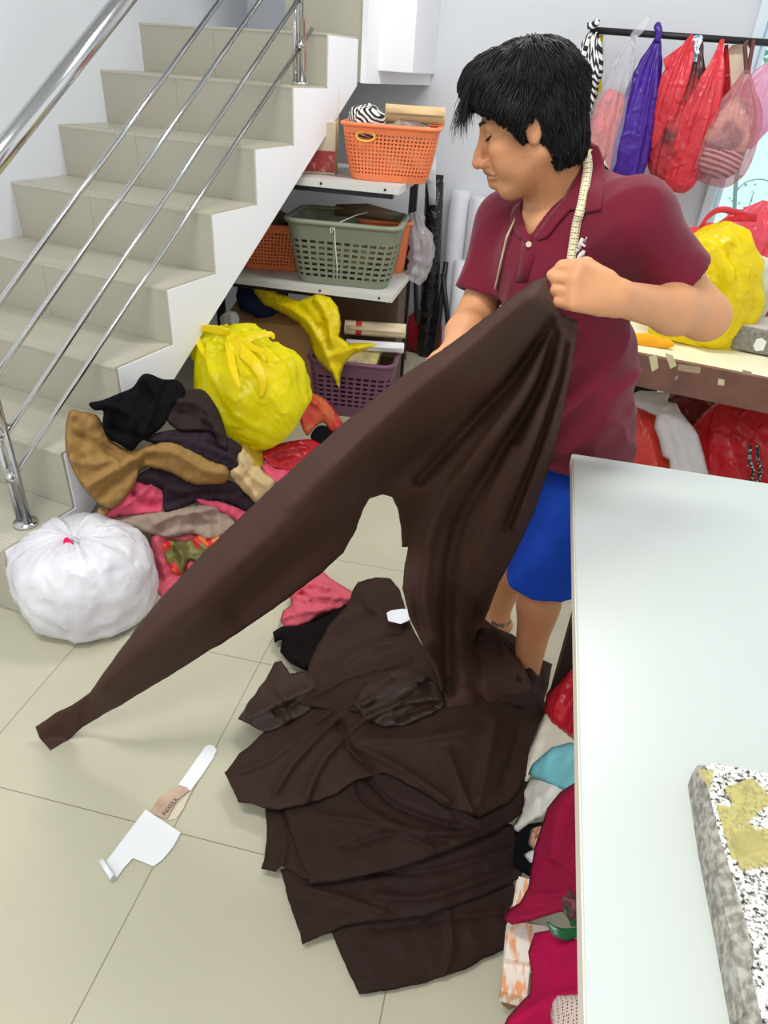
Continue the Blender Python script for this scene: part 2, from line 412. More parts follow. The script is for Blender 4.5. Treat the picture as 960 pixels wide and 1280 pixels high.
def tile_mat():
    m = bpy.data.materials.new('floor_tile'); m.use_nodes = True; nt = m.node_tree; N = nt.nodes; L = nt.links; b = N['Principled BSDF']
    co = N.new('ShaderNodeTexCoord'); mp = N.new('ShaderNodeMapping'); L.new(co.outputs['Object'], mp.inputs['Vector'])
    mp.inputs['Location'].default_value = (0.628, -0.868, 0)
    br = N.new('ShaderNodeTexBrick'); br.offset = 0; br.squash = 1; br.inputs['Scale'].default_value = 1.0
    br.inputs['Brick Width'].default_value = 0.585; br.inputs['Row Height'].default_value = 0.59; br.inputs['Mortar Size'].default_value = 0.0016; br.inputs['Mortar Smooth'].default_value = 0.3
    br.inputs['Color1'].default_value = lin((189, 185, 163)); br.inputs['Color2'].default_value = lin((187, 183, 161)); br.inputs['Mortar'].default_value = lin((138, 131, 115))
    L.new(mp.outputs['Vector'], br.inputs['Vector'])
    nz = N.new('ShaderNodeTexNoise'); nz.inputs['Scale'].default_value = 2.2; nz.inputs['Detail'].default_value = 5; L.new(co.outputs['Object'], nz.inputs['Vector'])
    mx = N.new('ShaderNodeMix'); mx.data_type = 'RGBA'; mx.blend_type = 'MULTIPLY'; mx.inputs[0].default_value = 1.0
    rp = N.new('ShaderNodeValToRGB'); rp.color_ramp.elements[0].color = (0.93, 0.93, 0.93, 1); rp.color_ramp.elements[0].position = 0.3; rp.color_ramp.elements[1].color = (1.03, 1.03, 1.02, 1); rp.color_ramp.elements[1].position = 0.7
    L.new(nz.outputs['Fac'], rp.inputs['Fac']); L.new(br.outputs['Color'], mx.inputs[6]); L.new(rp.outputs['Color'], mx.inputs[7]); L.new(mx.outputs[2], b.inputs['Base Color'])
    b.inputs['Roughness'].default_value = 0.3; b.inputs['Specular IOR Level'].default_value = 0.35
    bp = N.new('ShaderNodeBump'); bp.inputs['Strength'].default_value = 0.4; bp.inputs['Distance'].default_value = 0.001; bp.invert = True; L.new(br.outputs['Fac'], bp.inputs['Height']); L.new(bp.outputs['Normal'], b.inputs['Normal'])
    return m
mesh('floor', [(-3.4, -1.2, 0), (2.6, -1.2, 0), (2.6, 4.6, 0), (-3.4, 4.6, 0), (-3.4, -1.2, -.1), (2.6, -1.2, -.1), (2.6, 4.6, -.1), (-3.4, 4.6, -.1)],
     [(0, 1, 2, 3), (7, 6, 5, 4), (0, 4, 5, 1), (1, 5, 6, 2), (2, 6, 7, 3), (3, 7, 4, 0)], tile_mat(), None, False)['kind'] = 'structure'

# back wall with a window opening
YW = 4.6
b = MB(); wx0, wx1, wz0, wz1 = 0.90, 2.15, 0.78, 2.35
b.box((-3.4, YW, 0), (wx0, YW + .15, 3.2)); b.box((wx1, YW, 0), (2.6, YW + .15, 3.2)); b.box((wx0, YW, 0), (wx1, YW + .15, wz0)); b.box((wx0, YW, wz1), (wx1, YW + .15, 3.2))
b.build('wall_back', W_WALL)['kind'] = 'structure'
wf = MB()
fr = mat('window_frame_paint', (222, 236, 244), rough=0.4)
for lo, hi in (((wx0, YW - .03, wz0), (wx0 + .055, YW + .12, wz1)), ((wx1 - .055, YW - .03, wz0), (wx1, YW + .12, wz1)), ((wx0, YW - .03, wz0), (wx1, YW + .12, wz0 + .055)), ((wx0, YW - .03, wz1 - .055), (wx1, YW + .12, wz1))): wf.box(lo, hi)
wf.box((wx0 + .075, YW + .03, wz0), (wx0 + .1, YW + .08, wz1)); wf.box((1.51, YW + .02, wz0), (1.55, YW + .09, wz1))
win = wf.build('window_1', fr, bev=.006); win['kind'] = 'structure'
gl = bpy.data.materials.new('window_glass'); gl.use_nodes = True
_N, _L = gl.node_tree.nodes, gl.node_tree.links; _t = _N.new('ShaderNodeBsdfTransparent'); _t.inputs[0].default_value = (0.84, 0.985, 0.98, 1); _g = _N.new('ShaderNodeBsdfGlossy'); _g.inputs['Roughness'].default_value = 0.02
_m = _N.new('ShaderNodeMixShader'); _m.inputs[0].default_value = 0.05; _L.new(_t.outputs[0], _m.inputs[1]); _L.new(_g.outputs[0], _m.inputs[2]); _L.new(_m.outputs[0], _N['Material Output'].inputs[0])
MB().box((wx0 + .05, YW + .05, wz0 + .05), (wx1 - .05, YW + .056, wz1 - .05)).build('glass', gl, win)['kind'] = 'structure'

MB().box((-3.4, -1.2, 3.2), (2.6, YW + .15, 3.3)).build('ceiling', W_WALL)['kind'] = 'structure'
# staircase, in its own axes: s along the climb, w across (towards the left wall), z up
_an = math.radians(12); SD = np.array([math.sin(_an), math.cos(_an), 0]); SW = np.array([-SD[1], SD[0], 0]); S0 = np.array([-1.459, 1.466, 0]); ZZ = np.array([0, 0, 1.0])
def ST(s, w, z): return S0 + SD * s + SW * w + ZZ * z
SB = [SD, SW, ZZ]
TS = [-.01, .28, .572, .865, 1.16, 1.47, 1.77, 2.068]; TZ = [.255, .466, .668, .872, 1.09, 1.294, 1.507, 1.705]
WIDE = 1.03
core = [(TS[0], 0.0)]
for k in range(8):
    core.append((TS[k], TZ[k])); core.append((TS[k + 1] if k < 7 else 2.36, TZ[k]))
core += [(2.36, 1.52), (0.33, 0.2), (0.2, 0.0)]
stair = MB().prism([ST(s, 0, z - (0.0 if z == 0 else 0.0)) for s, z in core], SW * WIDE).build('staircase', W_WHITE)
tag(stair, 'white concrete staircase with grey-beige tiled steps climbing along the left wall', 'stairs', kind='structure')
TILE = mat('step_tile', (181, 177, 160), rough=0.32, var=0.03, vscale=1.6)
NOSE = mat('tile_edge', (196, 190, 174), rough=0.35)
for k in range(8):
    t = MB(); z0 = TZ[k - 1] if k else 0.0; s1 = TS[k + 1] if k < 7 else 2.36; e = 0.003
    for wa, wb_ in ((.004, .60), (.6015, WIDE)):
        t.mi = 0
        t.box((TS[k] - .010, wa, z0 + .004), (TS[k] - e * 0, wb_, TZ[k] - .001), SB, S0)
        t.box((TS[k] - .010, wa, TZ[k]), (s1 - .012, wb_, TZ[k] + .008), SB, S0)
        t.mi = 1
        t.box((TS[k] - .0125, wa, TZ[k] - .001), (TS[k] - .010, wb_, TZ[k] + .008), SB, S0)
        for q in range(3): t.box((TS[k] + .02 + .014 * q, wa, TZ[k] + .008), (TS[k] + .025 + .014 * q, wb_, TZ[k] + .0088), SB, S0)
    o = t.build('step_tiling', None, stair, mats=[TILE, NOSE])
# tiled block of the next flight, and the landing beams beyond
b = MB(); b.box((2.37, -0.015, 1.535), (2.7, 0.40, 2.6), SB, S0); o = b.build('trim_1', TILE); o['kind'] = 'structure'
b = MB(); b.box((2.36, .40, 1.52), (3.4, WIDE, 1.705), SB, S0); o = b.build('trim_2', W_WHITE); o['kind'] = 'structure'
lt = Py(455, 40, 3.9); rt = Py(519, 40, 3.9); bz = Py(490, 90, 3.9)[2]
b = MB(); b.box((lt[0], 3.9, bz), (rt[0], YW, 2.8)); o = b.build('trim_3', W_WHITE, bev=.004); o['kind'] = 'structure'
b = MB(); b.box((2.362, -.045, 1.532), (3.3, -.016, 2.8), SB, S0); o = b.build('trim_4', W_WHITE); o['kind'] = 'structure'
# left wall
b = MB(); b.box((-3.2, WIDE, 0), (3.6, WIDE + .15, 3.2), SB, S0); b.build('wall_left', W_WALL)['kind'] = 'structure'
# railing
RW = .055
rl = thing('stair_railing', 'stainless steel stair railing with four sloping bars and a flat handrail', 'railing', ST(.12, RW, TZ[0] + .008))
def rp(s, z): return ST(s, RW, z)
for (a, c) in (((.14, .972 - .08 * .69), (1.50, .979 + 1.28 * .688)), ((.10, .74), (1.85, .782 + 1.687 * .689)), ((.10, .565), (2.1, .596 + 1.961 * .69)), ((.10, .435), (2.02, 1.722))):
    b = MB(); b.tube([rp(*a), rp(*c)], .0085, 10); b.build('bar', STEEL, rl, True)
def hrz(s): return 1.338 + (s - .323) * .699
hp = MB(); hp.tube([rp(-.5, hrz(-.5)), rp(1.6, hrz(1.6))], .0275, 20); hp.build('handrail', STEEL, rl, True)
for s_, zb, zt in ((.12, TZ[0] + .008, hrz(.12) - .03), (1.917, TZ[6] + .008, 2.4)):
    b = MB(); b.tube([ST(s_, RW - .012, zb), ST(s_, RW - .012, zt)], .014, 14); b.tube([ST(s_, RW + .024, zb), ST(s_, RW + .024, min(zt, zb + .36))], .011, 12); p = b.build('post', STEEL, rl, True)
    b = MB(); b.tube([ST(s_, RW, zb), ST(s_, RW, zb + .012)], .038, 20); b.build('flange', STEEL, p, True)
    for z_ in ((.435 + .02, .60) if s_ < 1 else (1.66,)):
        b = MB(); b.tube([ST(s_ - .03, RW - .02, z_), ST(s_ + .035, RW + .02, z_ + .0)], .014, 10); b.build('clamp', STEEL, p, True)

# ================================================================== furniture, baskets, boxes
def rot2(yaw): c, s = math.cos(yaw), math.sin(yaw); return np.array([[c, s, 0], [-s, c, 0], [0, 0, 1]])
def rrect(a, b, r, n):
    P = []
    for cx, cy, t0 in ((a - r, b - r, 0), (-a + r, b - r, 90), (-a + r, -b + r, 180), (a - r, -b + r, 270)):
        for t in np.linspace(t0, t0 + 90, 8): P.append((cx + r * math.cos(math.radians(t)), cy + r * math.sin(math.radians(t))))
    P = np.array(P + [P[0]]); return resample(P, n + 1)[:-1]

# --- white cutting table
TT = .90
tb = thing('cutting_table', 'large white topped cutting table in front of the man', 'table', (.7, .6, 0))
MB().box((.160, -.55, TT - .028), (1.42, 1.432, TT)).build('tabletop', mat('white_laminate', (197, 204, 200), rough=.3, var=.008, vscale=3), tb, bev=.003)
MB().box((.1585, -.55, TT - .026), (.1605, 1.432, TT - .003)).box((.16, 1.431, TT - .026), (1.42, 1.4335, TT - .003)).build('edge_band', mat('edge_cream', (226, 216, 200), rough=.5), tb)
for x, y in ((.245, 1.36), (1.34, 1.36), (.245, -.5), (1.34, -.5)):
    MB().box((x, y, 0), (x + .05, y + .05, TT - .028)).build('leg', BLACKMETAL, tb, bev=.003)
MB().box((.25, 1.37, .80), (1.37, 1.40, TT - .028)).box((.25, -.49, .80), (.28, 1.40, TT - .028)).box((1.34, -.49, .80), (1.37, 1.40, TT - .028)).build('apron_rail', BLACKMETAL, tb)

# --- granite slab on the table
def granite(name):
    m = bpy.data.materials.new(name); m.use_nodes = True; nt = m.node_tree; N = nt.nodes; L = nt.links; b = N['Principled BSDF']
    co = N.new('ShaderNodeTexCoord'); n1 = N.new('ShaderNodeTexNoise'); n1.inputs['Scale'].default_value = 270; n1.inputs['Detail'].default_value = 2; L.new(co.outputs['Object'], n1.inputs['Vector'])
    r = N.new('ShaderNodeValToRGB'); r.color_ramp.interpolation = 'LINEAR'; e = r.color_ramp.elements
    e[0].position = .36; e[0].color = lin((38, 38, 36)); e[1].position = .44; e[1].color = lin((150, 148, 140)); q = e.new(.52); q.color = lin((222, 222, 214)); q = e.new(.66); q.color = lin((236, 236, 230))
    L.new(n1.outputs['Fac'], r.inputs['Fac']); L.new(r.outputs['Color'], b.inputs['Base Color']); b.inputs['Roughness'].default_value = .35; return m
GR = granite('granite'); GRE = mat('granite_edge', (126, 122, 112), rough=.8, rgb2=(176, 172, 162), vscale=110, bump=.6, bscale=120, thr=(.4, .62))
gs = MB(); z0, z1 = TT + .0005, TT + .05
out = [(.287, .588), (.285, .50), (.2865, .42), (.287, .33), (.288, .1), (.98, .1), (.98, .60), (.30, .592)]
top = [(.2885, .577), (.290, .50), (.297, .425), (.300, .372), (.294, .362), (.295, .1), (.98, .1), (.98, .60), (.30, .586)]
def ring(o, z): return [(x, y, z) for x, y in o]
o2 = out[:4] + [(.2875, .35)] + out[4:]
V = ring(o2, z0) + ring([(x - .0015, y) for x, y in o2], z0 + .022) + ring([(x, y) for x, y in o2], z1 - .012) + ring(top, z1)
k = 9; Fc = [tuple(range(k))[::-1], tuple(range(3 * k, 4 * k))]; mi = [0, 0]
for a in range(3):
    for i in range(k): Fc.append((a * k + i, a * k + (i + 1) % k, (a + 1) * k + (i + 1) % k, (a + 1) * k + i)); mi.append(1)
slab = thing('granite_slab', 'speckled granite slab with yellowed tape lying on the white table', 'slab', (.6, .35, TT))
o = mesh('stone', V, Fc, GR, slab, False, [GR, GRE], mi); bevel(o, .003)
TP = mat('old_tape', (232, 226, 170), rough=.45, var=.1, vscale=40, clear=.72)
for i, quad in enumerate((((905, 985), (940, 972), (968, 1000), (930, 1030)), ((895, 1005), (925, 1010), (960, 1060), (915, 1075)), ((912, 1040), (960, 1035), (972, 1080), (925, 1088)), ((872, 962), (892, 962), (888, 985), (878, 975)))):
    P = Pz(*np.array(quad, float).T, z1 + .0006 + .0004 * i); solid(mesh('tape', P, [(3, 2, 1, 0)], TP, slab, False), .0003, 1)

# --- brown counter under the window
c0, c1 = Pz(780., 437., .75), Pz(960., 472., .75); cd = nrm(c1 - c0); cn = np.array([-cd[1], cd[0], 0]); CB = [cd, cn, ZZ]; CO = np.array([c0[0], c0[1], 0])
CWOOD = mat('brown_board', (122, 84, 70), rough=.6, var=.16, vscale=14, bump=.2, bscale=60)
ct = thing('work_counter', 'worn brown work counter with scraps of tape along its front edge', 'counter', CO + cd * .7 + cn * .4)
MB().box((-.25, 0.004, .72), (1.6, .80, .748), CB, CO).build('counter_top', mat('pale_board', (236, 231, 196), rough=.5, var=.06, vscale=6), ct, bev=.003)
MB().box((-.25, -.02, .625), (1.6, .004, .752), CB, CO).build('front_rail', CWOOD, ct, bev=.003)
for x in (-.2, 1.5):
    for y in (.02, .72): MB().box((x, y, 0), (x + .06, y + .06, .72), CB, CO).build('leg', CWOOD, ct)
def on_rail(px, py): # point on the front face of the rail
    r = ray(px, py); q = CO + cn * (-.0205); t = (q - CAMP) @ cn / (r @ cn); return CAMP + t * r
TAPE2 = mat('masking_tape', (214, 206, 160), rough=.6, var=.05)
TAPE3 = mat('worn_tape', (176, 154, 126), rough=.7, var=.1)
for m_, q in ((TAPE2, ((811, 446), (821, 443), (823, 460), (815, 465))), (TAPE2, ((831, 441), (841, 444), (846, 457), (838, 461))), (TAPE3, ((848, 455), (876, 459), (875, 467), (847, 463))), (TAPE2, ((898, 473), (906, 475), (905, 482), (897, 481))), (TAPE3, ((845, 470), (848, 470), (846, 475), (843, 474))), (TAPE3, ((928, 462), (940, 465), (938, 469), (928, 467)))):
    P = np.array([on_rail(*a) for a in q]); solid(mesh('tape', P, [(3, 2, 1, 0)], m_, ct, False), .0006, 1)

# --- shelf unit under the stairs
GREYB = mat('grey_board', (196, 196, 192), rough=.55, var=.05, vscale=5)
sh = thing('shelf_unit', 'grey board shelf unit with black legs standing under the stairs', 'shelf', (-1.1, 3.6, 0))
for z in (.672, 1.155):
    bo = MB().box((-1.62, 3.30, z - .018), (-.637, 3.99, z)).build('shelf_board', GREYB, sh, bev=.002)
    MB().box((-1.62, 3.299, z - .03), (-.637, 3.303, z + .002)).box((-.64, 3.30, z - .03), (-.635, 3.99, z + .002)).build('edge_strip', mat('shelf_edge', (214, 214, 210), rough=.5), bo)
    for x in (-1.0, -.70): MB().tube([(x, 3.296, z - .014), (x, 3.2995, z - .014)], .006, 8).build('screw', BLACKMETAL, bo)
    MB().box((-1.62, 3.33, z - .055), (-.67, 3.36, z - .02)).build('cross_rail', BLACKMETAL, sh)
for y, xs in ((3.40, (-1.58,)), (3.86, (-.665, -1.58))):
    for x in xs: MB().box((x - .02, y - .015, 0), (x + .02, y + .015, 1.14)).build('leg', BLACKMETAL, sh)
b = MB(); b.tube([Py(515, 200, 4.1), Py(521, 402, 4.1)], .014, 8); b.build('brace', BLACKMETAL, sh, True)
def basket(label, c, yaw, bot, top, h, m, hole, n, nv, group, vol='basket', rows=(.12, .85), handle=None, rcorner=.06, rimr=.012, colband=None):
    """tapered basket; hole(i,j) says which wall cells are open"""
    R = rot2(yaw); c = np.array(c, float); t = thing('plastic_basket', label, vol, c, group)
    tv = np.unique(np.r_[0, np.linspace(rows[0], rows[1], nv), 1.0]); rings = []
    for v in tv:
        a = bot[0] + (top[0] - bot[0]) * v ** .8; b_ = bot[1] + (top[1] - bot[1]) * v ** .8
        q = rrect(a, b_, rcorner, n); rings.append(np.c_[q, np.full(n, v * h)])
    V = np.concatenate(rings); Fc = []
    for j in range(len(tv) - 1):
        for i in range(n):
            if 1 <= j < len(tv) - 2 and hole(i, j): continue
            cc = rings[j][i] * .5 + rings[j + 1][(i + 1) % n] * .5
            if handle and cc[1] < 0 and ((cc[0] - handle[0]) / handle[1]) ** 2 + ((cc[2] - handle[2]) / handle[3]) ** 2 < 1: continue
            Fc.append((j * n + i, j * n + (i + 1) % n, (j + 1) * n + (i + 1) % n, (j + 1) * n + i))
    Fc.append(tuple(range(n))[::-1])
    o = mesh('wall', (V @ R) + c, Fc, m, t, False); solid(o, .004, 1.0)
    q = rrect(top[0] + .004, top[1] + .004, rcorner, n); P = np.c_[q, np.full(n, h)]; P = np.r_[P, P[:1]]
    b = MB(); b.tube((P @ R) + c, [(rimr * .8, rimr)] * len(P), 8, cap=False); b.build('rim', m, t, True)
    return t, R, c
ORANGE = mat('orange_plastic', (255, 142, 90), rough=.42, transl=.12)
GREEN = mat('sage_plastic', (132, 140, 118), rough=.5)
PURPLE = mat('purple_plastic', (112, 72, 96), rough=.5)
OH = lambda i, j: (i % 2 == 0) and (j % 2 == 1)
GRPB = 'orange woven baskets on the shelves'
t, R_, C_ = basket('orange woven basket on the top shelf, filled with rolled brown paper', (-.735, 3.56, 1.160), .10, (.175, .12), (.215, .155), .222, ORANGE, OH, 150, 22, GRPB, handle=(-.105, .038, .178, .017))
th = np.linspace(0, 2 * np.pi, 25); P = np.c_[-.105 + .041 * np.cos(th), np.full(25, -.156), .178 + .019 * np.sin(th)]; P[:, 1] += .005 * (P[:, 2] - .178) / .02
b = MB(); b.tube(P @ R_ + C_, .0045, 8, cap=False); b.build('handle_ring', mat('yellow_plastic', (240, 190, 60), rough=.5), t, True)
basket('orange woven basket on the lower shelf, half behind the stairs', (-1.36, 3.62, .677), .2, (.15, .12), (.18, .15), .22, ORANGE, OH, 130, 20, GRPB)
t, R2_, C2_ = basket('orange basket squeezed in behind the sage green basket', (-.80, 3.83, .677), .15, (.11, .09), (.135, .11), .25, ORANGE, lambda i, j: False, 60, 8, GRPB, rcorner=.035)
GH = lambda i, j: (i % 3 != 0) and (j % 2 == 1)
t, Rg, Cg = basket('sage green slotted plastic basket tied with white string, on the lower shelf', (-.925, 3.53, .677), .08, (.22, .155), (.272, .20), .29, GREEN, GH, 120, 14, 'slotted plastic baskets', rows=(.12, .72), rimr=.016)
STR = mat('white_string', (232, 232, 228), rough=.8)
b = MB(); b.tube(np.array([(-.03, -.208, .29), (.03, .02, .30), (.07, .21, .29)]) @ Rg + Cg, .0035, 6); b.tube(np.array([(-.03, -.21, .29), (-.028, -.195, .2), (-.02, -.178, .1), (-.02, -.165, .03)]) @ Rg + Cg, .003, 6); b.tube(np.array([(-.03, -.208, .29), (-.05, -.21, .27), (-.045, -.214, .25), (-.03, -.21, .285)]) @ Rg + Cg, .003, 6); b.build('string', STR, t, True)
basket('purple slotted plastic basket on the floor, full of paper patterns', (-.845, 3.46, .002), .10, (.19, .155), (.222, .185), .31, PURPLE, GH, 110, 14, 'slotted plastic baskets', rows=(.2, .75), rimr=.014)
# things in the baskets
def brownroll(name, label, a, b_, r, m, cat, group=None, n=26):
    t = thing(name, label, cat, np.array(a) * .5 + np.array(b_) * .5 - np.array([0, 0, r]), group)
    a = np.array(a, float); b_ = np.array(b_, float)
    loft('sheet', [a, a + (b_ - a) * .5, b_], [(r, r * .8)] * 3, m, t, n, False, noise=.004, nscale=9)
    d = nrm(b_ - a); u = nrm(np.cross(d, (0, 0, 1))); w = np.cross(u, d); P = []
    for q in np.linspace(0, 5 * np.pi, 60): P.append(a * .97 + b_ * .03 + (u * math.cos(q) + w * .8 * math.sin(q)) * r * (1 - q / (5.6 * np.pi)))
    P = np.array(P); V = np.r_[P, P + (b_ - a) * .94]; k = len(P); solid(mesh('inner_winding', V, [(i, i + 1, k + i + 1, k + i) for i in range(k - 1)], m, t), .0008, 0)
    return t
KRAFT = mat('kraft_paper', (206, 178, 132), rough=.75, var=.08, vscale=12)
z = 1.43; brownroll('paper_roll', 'roll of kraft paper lying across the top orange basket', (-.77, 3.53, 1.43), (-.505, 3.60, 1.43), .036, KRAFT, 'paper roll')
brownroll('paper_roll', 'thick paper roll with a red band lying on the purple basket', (-.92, 3.50, .425), (-.60, 3.56, .425), .038, mat('pattern_paper', (226, 208, 176), rough=.75, var=.05, vscale=9), 'paper roll')
b = MB(); d = nrm(np.array([.31, .06, 0])); p0 = np.array([-.92, 3.50, .425]) + d * .06
o = loft('paper_band', [p0, p0 + d * .03], [(.0395, .0325)] * 2, mat('red_paper', (214, 50, 52), rough=.6), None, 26, False); tag(solid(o, .0008, 1), 'red paper band wrapped round the thick paper roll', 'paper band')
brownroll('paper_roll', 'white paper roll in clear film beside the red banded roll', (-.89, 3.42, .36), (-.59, 3.48, .36), .028, mat('white_paper', (232, 232, 232), rough=.6), 'paper roll')

# --- boxes
CARD = mat('cardboard', (172, 132, 88), rough=.85, var=.07, vscale=5, bump=.15, bscale=50)
bx = thing('cardboard_box', 'worn brown cardboard box behind the yellow bag under the stairs', 'box', (-1.32, 3.62, 0))
B = MB(); bo = np.array([-1.345, 3.63, .0]); BR = rot2(.12); w_, d_, h_ = .26, .17, .40
B.box((-w_, -d_, 0), (w_, d_, .006), BR, bo)
for lo, hi in (((-w_, -d_, 0), (w_, -d_ + .006, h_)), ((-w_, d_ - .006, 0), (w_, d_, h_)), ((-w_, -d_, 0), (-w_ + .006, d_, h_)), ((w_ - .006, -d_, 0), (w_, d_, h_))): B.box(lo, hi, BR, bo)
B.build('carton', CARD, bx)
def flapq(name, pts, m): P = np.array(pts) @ BR + bo; return solid(mesh(name, P, [(0, 1, 2, 3)], m, bx, False), .006, 0)
flapq('flap', [(-w_, -d_, h_), (w_, -d_, h_), (w_ - .02, .02, h_ + .075), (-w_ + .03, .03, h_ + .065)], CARD)
flapq('flap', [(w_, -d_, h_ - .002), (w_, d_, h_ - .002), (w_ - .16, d_ - .03, h_ + .05), (w_ - .15, -d_ + .03, h_ + .045)], CARD)
flapq('packing_tape', [(w_ + .004, -d_ + .1, h_ - .3), (w_ + .004, -d_ + .16, h_ - .3), (w_ + .004, -d_ + .16, h_), (w_ + .004, -d_ + .1, h_)], mat('brown_tape', (188, 150, 108), rough=.35))
# brown box standing under the lower shelf, and a beige carton with a red print up on the top shelf
bb = MB().box((-1.03, 3.62, .0), (-.66, 3.84, .60)).build('storage_box', mat('dark_board', (98, 74, 58), rough=.8, var=.08), None, bev=.004)
tag(bb, 'dark brown box standing under the lower shelf behind the purple basket', 'box')
pb = thing('packing_box', 'pale box with a dark red print tucked between stairs and top orange basket', 'box', (-1.11, 3.55, 1.157))
PBR = rot2(.25); po = np.array([-1.12, 3.56, 1.157])
MB().box((-.11, -.10, 0), (.11, .10, .22), PBR, po).build('carton', mat('pale_card', (196, 182, 158), rough=.7, var=.05), pb, bev=.003)
MB().box((-.108, -.1025, .01), (.108, -.1002, .10), PBR, po).build('print_panel', mat('dark_red_print', (150, 46, 44), rough=.5, rgb2=(196, 150, 120), vscale=22, thr=(.55, .7)), pb)
MB().box((.10, .0, .0), (.118, .05, .34), PBR, po).build('card_tube', mat('yellow_card', (206, 190, 130), rough=.6), pb)
# folded brown sheets behind the green basket
tag(loft('paper_bundle', [(-1.06, 3.76, .955), (-.90, 3.78, .965), (-.72, 3.78, .945)], [(.03, .06), (.035, .07), (.03, .05)], mat('brown_bundle', (122, 102, 74), rough=.8, var=.15, vscale=12), None, 18, noise=.012, nscale=14), 'bundle of brown paper at the back of the sage green basket', 'paper bundle')
tag(loft('paper_bundle', [(-1.12, 3.50, .80), (-.95, 3.50, .82), (-.80, 3.50, .80)], [(.09, .12), (.11, .13), (.09, .12)], mat('packets', (204, 190, 130), rough=.7, rgb2=(116, 104, 78), vscale=20, thr=(.42, .58)), None, 18, noise=.015, nscale=12), 'yellowish paper packets filling the sage green basket', 'paper bundle')
tag(loft('paper_bundle', [(-1.43, 3.6, .83), (-1.36, 3.62, .90), (-1.27, 3.63, .86)], [(.07, .09), (.08, .1), (.06, .09)], mat('brown_wad', (112, 92, 70), rough=.8, var=.2, vscale=14), None, 18, noise=.02, nscale=14), 'brown wad of paper in the orange basket beside the stairs', 'paper bundle')
tag(loft('paper_bundle', [(-1.02, 3.42, .27), (-.89, 3.45, .29), (-.72, 3.46, .28)], [(.05, .13), (.055, .15), (.05, .12)], mat('pattern_wad', (212, 194, 128), rough=.7, rgb2=(150, 140, 110), vscale=16, thr=(.4, .7)), None, 20, noise=.02, nscale=12), 'crumpled yellow pattern paper filling the purple basket', 'paper bundle')
STRIPE = bpy.data.materials.new('striped_cloth'); STRIPE.use_nodes = True
def stripes(name, c1, c2, scale, rotv, dist=0.0, thr=.5):
    m = bpy.data.materials.new(name); m.use_nodes = True; N = m.node_tree.nodes; L = m.node_tree.links; b = N['Principled BSDF']; b.inputs['Roughness'].default_value = .75
    co = N.new('ShaderNodeTexCoord'); mp = N.new('ShaderNodeMapping'); mp.inputs['Rotation'].default_value = rotv; w = N.new('ShaderNodeTexWave'); w.inputs['Scale'].default_value = scale; w.inputs['Distortion'].default_value = dist; w.inputs['Detail Scale'].default_value = .6
    r = N.new('ShaderNodeValToRGB'); r.color_ramp.elements[0].position = thr - .04; r.color_ramp.elements[1].position = thr + .04; r.color_ramp.elements[0].color = lin(c1); r.color_ramp.elements[1].color = lin(c2)
    L.new(co.outputs['Object'], mp.inputs[0]); L.new(mp.outputs[0], w.inputs[0]); L.new(w.outputs['Fac'], r.inputs[0]); L.new(r.outputs[0], b.inputs['Base Color']); return m
bpy.data.materials.remove(STRIPE)
ZEB = stripes('zebra_cloth', (26, 26, 28), (226, 222, 218), 22, (0, .9, .5), 3.0)
def wad(name, label, cat, c, r, m, noise=.02, nscale=12, rid=.012, seed=0, group=None, n=30, squash=None):
    """crumpled lump of cloth or paper"""
    bm = bmesh.new(); bmesh.ops.create_icosphere(bm, subdivisions=4, radius=1.0); V = np.array([v.co[:] for v in bm.verts]); Fc = [[v.index for v in f.verts] for f in bm.faces]; bm.free()
    d = V.copy(); r = np.array(r, float); V = V * r; q = V + np.array(c)
    V = q + d * (noise * fbm(q * nscale + seed) + rid * ridged(q * nscale * 1.4 + seed + 3))[:, None]
    zf = c[2] - r[2]
    V[:, 2] = np.where(V[:, 2] < zf + r[2] * .35, np.maximum(V[:, 2], zf), V[:, 2])
    return tag(mesh(name, V, Fc, m), label, cat, group)
wad('striped_cloth', 'black and white zebra striped cloth in the top orange basket', 'cloth', (-.85, 3.50, 1.385), (.075, .085, .06), ZEB, seed=3)
wad('cloth_scraps', 'grey brown cloth scraps under the kraft roll in the top basket', 'cloth', (-.69, 3.58, 1.345), (.15, .10, .055), mat('grey_scraps', (168, 154, 138), rough=.8, rgb2=(110, 98, 92), vscale=18, thr=(.4, .6)), seed=9)
# --- rolls standing against the back wall
bk = thing('fabric_roll', 'tall roll wrapped in shiny black plastic standing beside the shelf', 'fabric roll', (-.60, 4.42, 0))
loft('wrapping', [(-.598, 4.42, .002), (-.60, 4.42, .02), (-.605, 4.40, .4), (-.62, 4.37, .8), (-.632, 4.35, 1.06)], [(.052, .052), (.056, .055), (.058, .056), (.056, .058), (.054, .05)], mat('black_plastic', (16, 16, 18), rough=.18, bump=.9, bscale=30, bdist=.02), bk, 28, noise=.006, nscale=20)
loft('end_tuck', [(-.632, 4.35, 1.055), (-.633, 4.35, 1.07), (-.634, 4.348, 1.10)], [(.05, .048), (.05, .03), (.052, .012)], mat('black_plastic', (16, 16, 18)), bk, 24)
wt = loft('plastic_strip', [(-.655, 4.28, 1.20), (-.645, 4.27, 1.10), (-.63, 4.285, 1.0), (-.625, 4.29, .95)], [(.03, .006), (.028, .006), (.022, .005), (.02, .005)], film('white_film', (232, 234, 238), transl=.3), None, 12, noise=.006, nscale=25); tag(wt, 'white plastic strip hanging over the top of the black roll', 'plastic strip')
WR = mat('white_roll_wrap', (222, 224, 232), rough=.55, bump=.3, bscale=12, bdist=.01)
